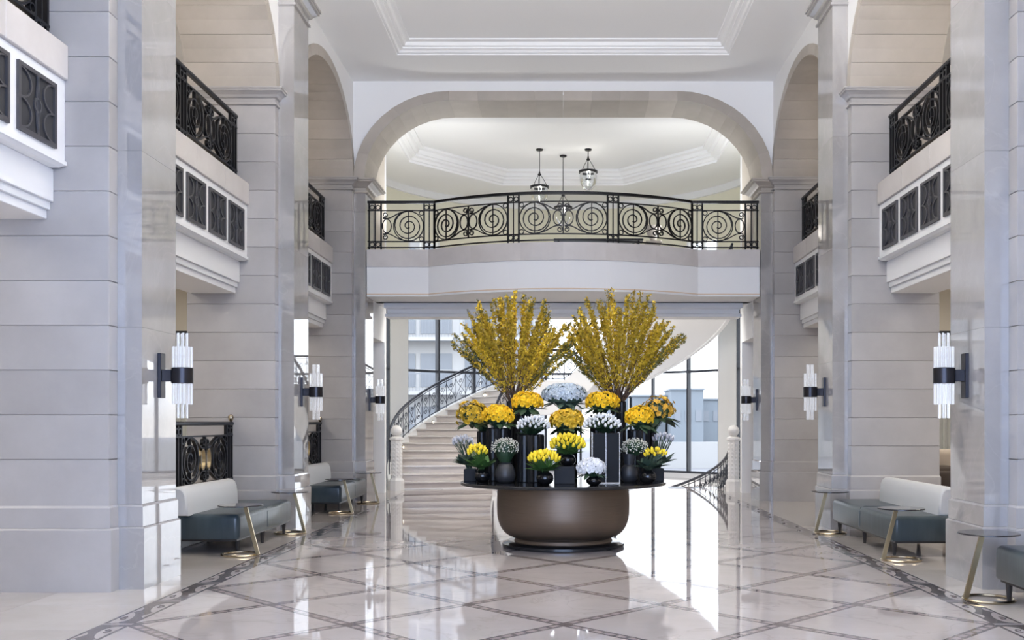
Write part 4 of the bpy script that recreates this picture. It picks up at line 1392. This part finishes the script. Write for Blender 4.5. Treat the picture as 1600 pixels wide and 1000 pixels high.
# ------------------------------------------------------------------ LANTERNS
def lantern(x, y, zr, label):
    zc = 8.0
    t = thing('hanging_lantern', label, 'lantern', (x, y, zr), 0, 'glass bell lanterns')
    MB().lathe([(0.075, zc-zr-0.035), (0.085, zc-zr-0.02), (0.085, zc-zr)], 16).obj('canopy', 'iron', t)
    MB().tube([(0, 0, 0.36), (0, 0, zc-zr-0.03)], 0.010, 6).obj('hanging_rod', 'iron', t)
    MB().lathe([(0.01, 0.27), (0.04, 0.29), (0.045, 0.31), (0.02, 0.34), (0.015, 0.38)], 12).obj('hub', 'iron', t)
    MB().lathe([(0.20, -0.02), (0.225, -0.02), (0.225, 0.03), (0.20, 0.03), (0.20, -0.02)], 28, cap=False).obj('ring', 'iron', t)
    for i in range(3):
        a = 2*pi*i/3+0.4
        MB().tube([(0.21*cos(a), 0.21*sin(a), 0.02), (0.13*cos(a), 0.13*sin(a), 0.16), (0.03*cos(a), 0.03*sin(a), 0.30)], 0.007, 4).obj('chain', 'iron', t)
    MB().lathe([(0.20, -0.01), (0.205, -0.12), (0.19, -0.24), (0.15, -0.34), (0.09, -0.41), (0.02, -0.44)], 24, cap=False).obj('glass_bell', 'clear', t, True)
    for i in range(3):
        a = 2*pi*i/3
        MB().lathe([(0.012, -0.16), (0.012, -0.02)], 8, 0.045*cos(a), 0.045*sin(a)).obj('candle', 'trimwhite', t)
        MB().lathe([(0.004, -0.02), (0.013, 0.0), (0.010, 0.025), (0.002, 0.045)], 8, 0.045*cos(a), 0.045*sin(a)).obj('bulb', 'lampglow', t, True)
    MB().lathe([(0.07, -0.175), (0.07, -0.16)], 12).obj('candle_plate', 'iron', t)
    MB().tube([(0, 0, -0.16), (0, 0, 0.28)], 0.007, 6).obj('stem', 'iron', t)
    lamp('lantern_light', 'POINT', (x, y, zr-0.06), 5, (1.0, 0.96, 0.90), 0.03)
lantern(-0.563, 24.36, 7.09, 'black ringed glass lantern on the left of the three, middle height')
lantern(0.594, 24.36, 7.45, 'black ringed glass lantern hanging highest on the right of the three')
lantern(0.0, 24.94, 6.72, 'black ringed glass lantern hanging lowest between the other two')
# upper landing furniture
ct = thing('console_table', 'dark narrow console table on the upper landing behind the railing', 'table', (0.75, 21.9, 4.83))
MB().box(-0.95, 0.95, -0.2, 0.2, 0.53, 0.57, 0.005).obj('table_top', 'iron', ct)
for x in (-0.85, 0.85):
    for y in (-0.15, 0.15): MB().box(x-0.02, x+0.02, y-0.02, y+0.02, 0, 0.53).obj('leg', 'iron', ct)
up = thing('stone_urn', 'grey brown stone urn on a pedestal behind the central railing', 'urn', (1.95, 22.2, 4.83))
MB().loft_rect(-0.14, 0.14, -0.14, 0.14, [(0.02, 0), (0.02, 0.06), (0, 0.08), (0, 0.5), (0.03, 0.54), (0.03, 0.58)]).obj('pedestal', 'arch', up)
MB().lathe([(0.08, 0.58), (0.06, 0.62), (0.13, 0.74), (0.17, 0.86), (0.18, 0.92)], 16).obj('bowl', 'arch', up, True)

# ------------------------------------------------------------------ DISPLAY TABLE
TX, TY = 0.0, 12.5
TZ = 0.785
dt = thing('display_table', 'large round black topped table on a brushed bronze bowl base', 'table', (TX, TY, 0))
MB().lathe([(0.70, 0), (0.745, 0.012), (0.745, 0.04), (0.70, 0.06), (0.62, 0.065)], 64).obj('base_disc', 'blacktop', dt, 30)
MB().lathe([(0.60, 0.06), (0.585, 0.10), (0.60, 0.12)], 64).obj('foot', 'bronze', dt, True)
prof = [(0.60, 0.12)]
for i in range(1, 11):
    a = pi/2*i/10
    prof.append((0.60+0.205*sin(a), 0.12+0.30*(1-cos(a))))
prof += [(0.808, 0.50), (0.806, 0.60), (0.800, 0.70), (0.795, TZ-0.045)]
MB().lathe(prof, 72).obj('bowl', 'bronze', dt, 50)
MB().lathe([(1.20, TZ-0.045), (1.245, TZ-0.035), (1.25, TZ-0.02), (1.245, TZ-0.006), (1.235, TZ)], 96).obj('table_top', 'blacktop', dt, 30)

# ------------------------------------------------------------------ VASES AND FLOWERS
def P3(px, d): return (px-880)*d/1600.0
VG, BG = 'black vases on the display table', 'flower arrangements on the display table'
def vase(kind, px, d, w, h, label, z=TZ, name='vase'):
    x = P3(px, d)
    t = thing(name, label, 'vase', (x, d, z), 0, VG)
    r = w/2
    if kind == 'bowl':
        prof = []
        for i in range(9):
            a = -1.15 + 2.2*i/8
            prof.append((r*cos(a), h*(0.5+0.5*sin(a)/sin(1.15))))
        prof[0] = (r*0.45, 0)
        MB().lathe(prof+[(prof[-1][0]*0.86, prof[-1][1]-0.004), (prof[-1][0]*0.8, h*0.6)], 24).obj('body', 'dark', t, 50)
        MB().lathe([(prof[-1][0]*0.88, h*1.0), (prof[-1][0]*1.04, h*1.02), (prof[-1][0]*1.0, h*1.05), (prof[-1][0]*0.86, h*1.03)], 24, cap=False).obj('rim', 'dark', t, True)
    elif kind == 'matte':
        MB().lathe([(r*.55, 0), (r*.9, h*.1), (r, h*.36), (r*.97, h*.6), (r*.8, h*.85), (r*.58, h*.96), (r*.60, h), (r*.5, h*.97)], 26).obj('body', 'matte', t, 50)
        MB().lathe([(r*.60, h), (r*.66, h*1.015), (r*.6, h*1.03), (r*.52, h*1.0)], 26, cap=False).obj('rim', 'matte', t, True)
    elif kind == 'neck':
        MB().lathe([(r*.6, 0), (r*.95, h*.12), (r, h*.32), (r*.85, h*.52), (r*.55, h*.62)], 26).obj('body', 'matte', t, 50)
        MB().lathe([(r*.55, h*.62), (r*.7, h*.95), (r*.72, h), (r*.62, h*.98)], 26, cap=False).obj('neck', 'matte', t, 50)
    elif kind == 'flute':
        n = 36
        MB().lathe([(r*.96, 0), (r, 0.01), (r, h-0.012), (r*.97, h), (r*.9, h-0.005)], n, flute=1, fd=0.07).obj('body', 'flute', t)
        MB().lathe([(r*.92, h-.004), (r*.98, h+.004), (r*.9, h+.008), (r*.85, h-.02)], 24, cap=False).obj('rim', 'flute', t, True)
    elif kind == 'box':
        MB().box(-r, r, -r, r, 0, h, 0.004).obj('body', 'boxblack', t)
        MB().box(-r+.012, r-.012, -r+.012, r-.012, h-0.004, h+0.004).obj('soil', 'leafd', t)
    elif kind == 'square':
        MB().box(-r+.012, r-.012, -r+.012, r-.012, 0.012, h-.01, 0.004).obj('liner', 'liner', t)
        for sx_ in (-1, 1):
            for sy_ in (-1, 1):
                MB().box(sx_*(r-.005)-.005, sx_*(r-.005)+.005, sy_*(r-.005)-.005, sy_*(r-.005)+.005, 0, h, 0.002).obj('glass_edge', 'rod', t)
        MB().box(-.004, .004, -r+.002, -r+.011, 0.01, h-.005).obj('glass_edge', 'rod', t)
        MB().box(-r, r, -r, r, 0, 0.011).obj('glass_base', 'rod', t)
    return t

def rosette(rings, name, m, curl=0.5):
    """flower head: rings of (petal count, radius, tilt, width); faces +Z"""
    mb = MB()
    for q, (n, r, tilt, w) in enumerate(rings):
        for i in range(n):
            a = 2*pi*(i+0.5*(q % 2))/n
            ca, sa = cos(a), sin(a)
            def pt(rad, off, z): return (rad*ca - off*sa, rad*sa + off*ca, z)
            r1 = r*cos(tilt)
            z1 = r*sin(tilt)
            mb.add([pt(0.02*r, 0, 0.0), pt(r1*0.6, -w, z1*0.75), pt(r1, 0, z1), pt(r1*0.6, w, z1*0.75)], [(0, 1, 2, 3)])
    return mb.mesh(name, m)
FM = {}
FM['mum'] = [rosette([(8, 1, 0.15, .34), (7, .85, .6, .3), (5, .6, 1.05, .25)], 'flower', 'mum')]
FM['gold'] = [rosette([(7, 1, 0.25, .40), (5, .75, .8, .32)], 'flower', 'gold')]
FM['ochre'] = [rosette([(5, 1, 0.3, .42), (3, .6, .9, .3)], 'flower', 'ochre')]
FM['hydg'] = [rosette([(4, 1, 0.2, .48)], 'flower', 'hydg')]
FM['hydw'] = [rosette([(5, 1, 0.25, .45), (4, .6, .8, .3)], 'flower', 'hydw')]
def tulipmesh(m):
    mb = MB()
    n = 6
    prof = [(0.12, 0), (0.42, 0.28), (0.46, 0.6), (0.36, 1.0), (0.16, 1.25)]
    vs = []
    for k, (r, z) in enumerate(prof):
        for i in range(n):
            a = 2*pi*i/n
            vs.append((r*cos(a), r*sin(a), z + (0.14 if (k == 4 and i % 2) else 0)))
    fs = []
    for k in range(4):
        for i in range(n):
            j = (i+1) % n
            fs.append((k*n+i, k*n+j, k*n+n+j, k*n+n+i))
    fs.append(tuple(range(4*n, 5*n)))
    mb.add(vs, fs)
    return mb.mesh('tulip', m, True)
FM['tulipy'] = [tulipmesh('tulipy')]; FM['tulipw'] = [tulipmesh('tulipw')]; FM['tulipp'] = [tulipmesh('tulipp')]
def leafmesh(m):
    mb = MB(); vs = []; fs = []
    for k in range(5):
        t = k/4
        w = 0.25*sin(pi*(0.12+0.88*t)**0.8)
        z = t; y = 0.25*t*t
        vs += [(-w, y+w*.25, z), (0, y, z), (w, y+w*.25, z)]
    for k in range(4):
        for i in (0, 1):
            fs.append((3*k+i, 3*k+i+1, 3*k+4+i, 3*k+3+i))
    return mb.add(vs, fs).mesh('leaf', m, True)
LM = {'leaf': leafmesh('leaf'), 'leafd': leafmesh('leafd'), 'leafg': leafmesh('leafg')}

def bouquet(name, label, kind, px, d, ztop, cpx, cy, rw, rh, n, size, leaf='leafd', nleaf=12, llen=0.16, low=-0.15, tul=False, depth=None, jit=0.06):
    """flowers over a dome; (cpx,cy) is where its middle shows, ztop the vase mouth"""
    x0 = P3(px, d)
    cx = P3(cpx, d); cz = 1.5 - (cy-660)*d/1600.0
    t = thing(name, label, 'flowers', (x0, d, ztop), 0, BG)
    C0 = Vector((cx-x0, 0, cz-ztop))
    dy = depth or rw*(0.8 if tul else 0.7)
    rnd = random.Random(hash(label) % 1000 if False else sum(map(ord, label)))
    ga = pi*(3-sqrt(5))
    stems = MB()
    tips = []
    for i in range(n):
        u = 1 - (i+0.5)/n*(1-low)
        ra = sqrt(max(0, 1-u*u)); a = i*ga
        nv = Vector((ra*cos(a), ra*sin(a), u))
        p = C0 + Vector((nv.x*rw, nv.y*dy, nv.z*rh)) * (1 + rnd.uniform(-jit, jit))
        tips.append((p, nv))
        if tul:
            dirv = (Vector((nv.x*0.55, nv.y*0.55, 1.0))).normalized()
        else:
            dirv = (nv + Vector((rnd.uniform(-.25, .25), rnd.uniform(-.25, .25), rnd.uniform(-.2, .2)))).normalized()
        s_ = size*rnd.uniform(.85, 1.15)
        q = dirv.to_track_quat('Z', 'Y') @ Euler((0, 0, rnd.uniform(0, 6))).to_quaternion()
        o = link('tulip' if tul else 'flower', FM[kind][0], t)
        o.matrix_local = Matrix.Translation(p - (dirv*s_*0.6 if tul else Vector((0, 0, 0)))) @ q.to_matrix().to_4x4() @ Matrix.Diagonal((s_, s_, s_, 1))
        base = Vector((rnd.uniform(-.03, .03), rnd.uniform(-.03, .03), -0.03))
        mid = base.lerp(p, 0.55) + Vector((0, 0, 0.03))
        stems.tube([base, mid, p - dirv*size*(0.6 if tul else 0.1)], 0.005, 3)
    if not tul:
        # the leafy heart of the bouquet, hidden under the heads
        mb = MB(); vs = []; fs = []
        nr, nc = 7, 14
        for k in range(nr):
            u = -0.55 + 1.45*k/(nr-1); u = min(u, 0.995)
            rr = sqrt(1-u*u)
            for i in range(nc):
                a = 2*pi*i/nc
                j = rnd.uniform(.84, .93)
                vs.append(tuple(C0 + Vector((rr*cos(a)*rw*j, rr*sin(a)*dy*j, u*rh*j))))
        for k in range(nr-1):
            for i in range(nc):
                fs.append((k*nc+i, k*nc+(i+1) % nc, k*nc+nc+(i+1) % nc, k*nc+nc+i))
        fs += [tuple(range(nc-1, -1, -1)), tuple(range((nr-1)*nc, nr*nc))]
        mb.add(vs, fs).obj('foliage', leaf, t, True)
    o = stems.obj('stems', leaf, t); o['kind'] = 'stuff'
    for i in range(nleaf):
        a = 2*pi*i/nleaf + rnd.uniform(-.3, .3)
        out = Vector((cos(a), sin(a), rnd.uniform(.35, 1.3) if tul else rnd.uniform(-.5, .3))).normalized()
        base = (Vector((cos(a)*0.03, sin(a)*0.03, -0.02)) + (C0*0.25 if tul else C0 + Vector((0, 0, -rh*0.45)) + Vector((cos(a)*rw*.45, sin(a)*dy*.45, 0))))
        s_ = llen*rnd.uniform(.8, 1.25)
        # leaf grows along +Z and arches outwards (+Y)
        side = Vector((-sin(a), cos(a), 0))
        zax = out; xax = side; yax = zax.cross(xax).normalized()
        mt = Matrix((xax, yax, zax)).transposed().to_4x4()
        lf = link('leaf', LM[leaf], t)
        lf.matrix_local = Matrix.Translation(base) @ mt @ Matrix.Diagonal((s_*1.1, s_*-1, s_, 1))
    return t

# front row
vase('box', 735, 12.55, 0.15, 0.145, 'square black box planter at the left rim of the table', name='box_planter')
vase('bowl', 754, 12.25, 0.19, 0.15, 'small black glass bowl vase at the left rim holding yellow tulips')
vase('matte', 789.5, 12.15, 0.24, 0.235, 'matte charcoal round vase left of the fluted vases')
vase('bowl', 851.5, 11.75, 0.20, 0.15, 'black glass bowl vase of yellow tulips near the table front')
cube = MB().box(-0.12, 0.12, -0.12, 0.12, 0, 0.205, 0.004).obj('display_plinth', 'boxblack')
cube.location = (P3(882, 12.0), 12.0, TZ)
tag(cube, 'matte black cube plinth at the middle of the table', 'plinth')
vase('bowl', 887, 12.0, 0.19, 0.14, 'black glass bowl vase standing on the black cube', z=TZ+0.205)
vase('bowl', 928, 11.65, 0.18, 0.10, 'low black bowl under the white hydrangea')
vase('square', 946, 12.15, 0.33, 0.60, 'tall square black vase with clear glass edges')
vase('neck', 983, 12.25, 0.215, 0.34, 'matte charcoal vase with a flared neck right of the square vase')
vase('bowl', 1012, 12.05, 0.20, 0.155, 'small black glass bowl vase at the right rim of the table')
vase('box', 1027, 12.6, 0.15, 0.15, 'square black box planter at the right rim of the table', name='box_planter')
# tall fluted vases
vase('flute', 779, 12.62, 0.30, 0.64, 'tall fluted black vase under the left yellow flower ball')
vase('flute', 829, 12.3, 0.33, 0.565, 'fluted black vase under the left white tulips')
vase('flute', 822, 12.75, 0.26, 0.80, 'tallest fluted black vase left of the grey hydrangea')
vase('flute', 804, 13.15, 0.20, 0.98, 'slim fluted vase at the back holding the left blossom branches')
vase('flute', 966, 13.15, 0.20, 0.98, 'slim fluted vase at the back holding the right blossom branches')
vase('flute', 938, 12.8, 0.26, 0.80, 'tall fluted black vase right of the grey hydrangea')
vase('flute', 998, 12.62, 0.28, 0.62, 'tall fluted black vase under the right yellow flower ball')
vase('flute', 759, 12.9, 0.22, 0.60, 'fluted black vase at the left back under golden orchids')
vase('flute', 1015, 12.95, 0.22, 0.58, 'fluted black vase at the right back under ochre orchids')
vase('flute', 886, 12.95, 0.26, 0.86, 'fluted black vase in the middle under the grey hydrangea')
vase('flute', 884, 12.45, 0.18, 0.50, 'short fluted black vase under the middle golden flowers')
# flowers
bouquet('chrysanthemum_bouquet', 'ball of bright yellow flowers lowest on the left', 'mum', 779, 12.62, TZ+.64, 778.5, 651, .185, .135, 95, .036, low=-.35)
bouquet('chrysanthemum_bouquet', 'ball of bright yellow flowers left of the grey hydrangea', 'mum', 822, 12.75, TZ+.80, 823.5, 629, .185, .125, 95, .036, low=-.35)
bouquet('chrysanthemum_bouquet', 'ball of bright yellow flowers right of the grey hydrangea', 'mum', 938, 12.8, TZ+.80, 941, 629, .20, .125, 95, .036, low=-.35)
bouquet('chrysanthemum_bouquet', 'ball of bright yellow flowers lowest on the right', 'mum', 998, 12.62, TZ+.62, 999, 653, .17, .14, 90, .036, low=-.35)
bouquet('hydrangea_bouquet', 'big grey blue hydrangea dome at the top middle', 'hydg', 886, 12.95, TZ+.86, 882, 619, .285, .16, 240, .032, low=-.25, leaf='leafg')
bouquet('hydrangea_bouquet', 'white hydrangea ball low at the table front', 'hydw', 928, 11.65, TZ+.10, 924, 731, .155, .105, 110, .03, low=-.45, nleaf=6, llen=.1)
bouquet('dahlia_bouquet', 'golden dahlias in the middle under the grey hydrangea', 'gold', 884, 12.45, TZ+.50, 886, 659, .195, .125, 46, .06, low=-.3, nleaf=14)
bouquet('orchid_bouquet', 'golden orchids leaning out at the left', 'gold', 759, 12.9, TZ+.60, 739, 650, .17, .155, 90, .042, low=-.5, nleaf=10, jit=.28)
bouquet('orchid_bouquet', 'ochre orchids leaning out at the right', 'ochre', 1015, 12.95, TZ+.58, 1029, 642, .185, .15, 80, .040, low=-.4, nleaf=14, llen=.2, jit=.3)
bouquet('tulip_bouquet', 'white tulips in the left fluted vase', 'tulipw', 829, 12.3, TZ+.565, 834, 668, .19, .13, 62, .036, 'leafd', 18, .17, low=.0, tul=True)
bouquet('tulip_bouquet', 'white tulips in the tall square vase', 'tulipw', 946, 12.15, TZ+.60, 941, 667, .215, .145, 66, .036, 'leafd', 18, .17, low=.0, tul=True)
bouquet('tulip_bouquet', 'yellow tulips in the bowl near the table front', 'tulipy', 851.5, 11.75, TZ+.15, 850, 719, .175, .10, 44, .046, 'leaf', 26, .19, low=.0, tul=True)
bouquet('tulip_bouquet', 'yellow tulips in the bowl on the black cube', 'tulipy', 887, 12.0, TZ+.345, 887, 697, .20, .13, 54, .046, 'leaf', 22, .17, low=-.1, tul=True)
bouquet('tulip_bouquet', 'yellow tulips in the bowl at the left rim', 'tulipy', 754, 12.25, TZ+.15, 746, 708, .115, .09, 26, .042, 'leaf', 24, .18, low=.0, tul=True)
bouquet('tulip_bouquet', 'yellow tulips among big leaves at the right rim', 'tulipy', 1012, 12.05, TZ+.155, 1024, 712, .13, .085, 18, .040, 'leafg', 26, .19, low=.1, tul=True)
bouquet('tulip_bouquet', 'pale closed tulips drooping from the left box planter', 'tulipp', 735, 12.55, TZ+.145, 723, 694, .125, .10, 26, .036, 'leafg', 22, .19, low=.1, tul=True)
bouquet('tulip_bouquet', 'pale closed tulips drooping from the right box planter', 'tulipp', 1027, 12.6, TZ+.15, 1036, 689, .13, .09, 24, .036, 'leafg', 24, .20, low=.1, tul=True)
def gyp(label, px, d, ztop, cy, rw, rh):
    x0 = P3(px, d); cz = 1.5-(cy-660)*d/1600
    t = thing('gypsophila_bouquet', label, 'flowers', (x0, d, ztop), 0, BG)
    rnd = random.Random(len(label)*3+px)
    fl_, stm = MB(), MB()
    C0 = Vector((0, 0, cz-ztop))
    for i in range(430):
        v = Vector((rnd.gauss(0, 1), rnd.gauss(0, 1), rnd.gauss(0, 1))).normalized()
        if v.z < -.45: v.z = -v.z
        p = C0 + Vector((v.x*rw, v.y*rw, v.z*rh))*rnd.uniform(.72, 1.03)
        s_ = rnd.uniform(.006, .010)
        a, b = Vector((rnd.gauss(0, 1), rnd.gauss(0, 1), rnd.gauss(0, 1))).normalized(), None
        b = a.orthogonal().normalized(); c = a.cross(b)
        fl_.add([p+b*s_, p+a*s_, p-b*s_, p-a*s_, p+c*s_, p-c*s_], [(0, 1, 4), (1, 2, 4), (2, 3, 4), (3, 0, 4), (1, 0, 5), (2, 1, 5), (3, 2, 5), (0, 3, 5)])
        if i % 2 == 0:
            stm.tube([(rnd.uniform(-.03, .03), rnd.uniform(-.03, .03), -.02), C0*0.4+(p-C0)*0.4, p], 0.0028, 3)
    o = fl_.obj('blossoms', 'gyp', t); o['kind'] = 'stuff'
    o = stm.obj('stems', 'leafd', t); o['kind'] = 'stuff'
    mb = MB()
    mb.lathe([(rw*.25, -.02), (rw*.62, (cz-ztop)*.5), (rw*.72, cz-ztop), (rw*.6, cz-ztop+rh*.5), (rw*.25, cz-ztop+rh*.7)], 14).obj('foliage', 'leafd', t, True)
gyp('cloud of small cream flowers in the left charcoal vase', 789, 12.15, TZ+.235, 700, .175, .125)
gyp('cloud of small cream flowers in the right charcoal vase', 992, 12.25, TZ+.34, 700, .175, .12)

def forsythia(px, d, ztop, label, seed, mirror):
    x0 = P3(px, d)
    t = thing('forsythia_branches', label, 'flowers', (x0, d, ztop), 0, 'blossom branches on the display table')
    rnd = random.Random(seed)
    nb = 56
    for i in range(nb):
        f = (i+0.5)/nb*2-1
        ang = f*0.71 + rnd.uniform(-.06, .06)
        lean = rnd.uniform(-.40, .40)
        L = (1.36 - 0.20*abs(f)**1.5 + rnd.uniform(-.14, .10)) * (1.06 if abs(f) < .5 else 1.0)
        dirv = Vector((sin(ang), lean*cos(ang), cos(ang))).normalized()
        bow = Vector((sin(ang)*0.10, 0, -abs(sin(ang))*0.08))
        base = Vector((rnd.uniform(-.05, .05), rnd.uniform(-.05, .05), -0.06))
        pts = []
        for k in range(9):
            u = k/8
            w = Vector((rnd.uniform(-1, 1), rnd.uniform(-1, 1), 0))*0.012*(u > 0.15)
            pts.append(base + dirv*L*u + bow*(u*u) + w)
        bmesh_ = MB().tube(pts, 0.0075, 4, r1=0.0022)
        bl, lv = MB(), MB()
        def curve(u):
            q = u*8; k = min(7, int(q)); return pts[k].lerp(pts[k+1], q-k)
        spray = []
        for s_ in range(5):
            u = rnd.uniform(.35, .85)
            p = curve(u)
            sd = (dirv + Vector((rnd.uniform(-.6, .6), rnd.uniform(-.6, .6), rnd.uniform(-.1, .3)))).normalized()
            ll = rnd.uniform(.10, .26)
            bmesh_.tube([p, p+sd*ll*0.5, p+sd*ll], 0.003, 3, r1=0.0015)
            spray += [(p, p+sd*ll)]
        br = bmesh_.obj('branch', 'twig', t)
        def blossom(mb, p, s_):
            a = Vector((rnd.gauss(0, 1), rnd.gauss(0, 1), rnd.gauss(0, 1))).normalized()
            b = a.orthogonal().normalized(); c = a.cross(b)
            k = a*s_*0.35
            mb.add([p, p+b*s_+k, p+(b+c)*s_*0.32, p+c*s_+k, p+(c-b)*s_*0.32, p-b*s_+k, p-(b+c)*s_*0.32, p-c*s_+k, p+(b-c)*s_*0.32], [(0, 8, 1, 2), (0, 2, 3, 4), (0, 4, 5, 6), (0, 6, 7, 8)])
        edge = abs(f) > 0.86
        for q in range(270):
            u = 0.20 + 0.80*rnd.random()**0.85
            if rnd.random() > 0.30 + (u-.2)*1.5: continue
            p = curve(min(u, .999)) + Vector((rnd.gauss(0, .013), rnd.gauss(0, .013), rnd.gauss(0, .013)))
            if u > 0.9 and rnd.random() < .5 or (edge and rnd.random() < .55):
                blossom(lv, p, rnd.uniform(.010, .019))
            else:
                blossom(bl, p, rnd.uniform(.016, .027))
        for a_, b_ in spray:
            for q in range(15):
                p = a_.lerp(b_, rnd.random()) + Vector((rnd.gauss(0, .009), rnd.gauss(0, .009), rnd.gauss(0, .009)))
                blossom(bl if not edge else lv, p, rnd.uniform(.015, .024))
        o = bl.obj('blossoms', 'forsy', br); o['kind'] = 'stuff'
        if lv.v:
            o = lv.obj('leaf_buds', 'olive', br); o['kind'] = 'stuff'
forsythia(804, 13.15, TZ+.98, 'tall fan of yellow forsythia branches left of the middle', 3, 1)
forsythia(966, 13.15, TZ+.98, 'tall fan of yellow forsythia branches right of the middle', 11, -1)
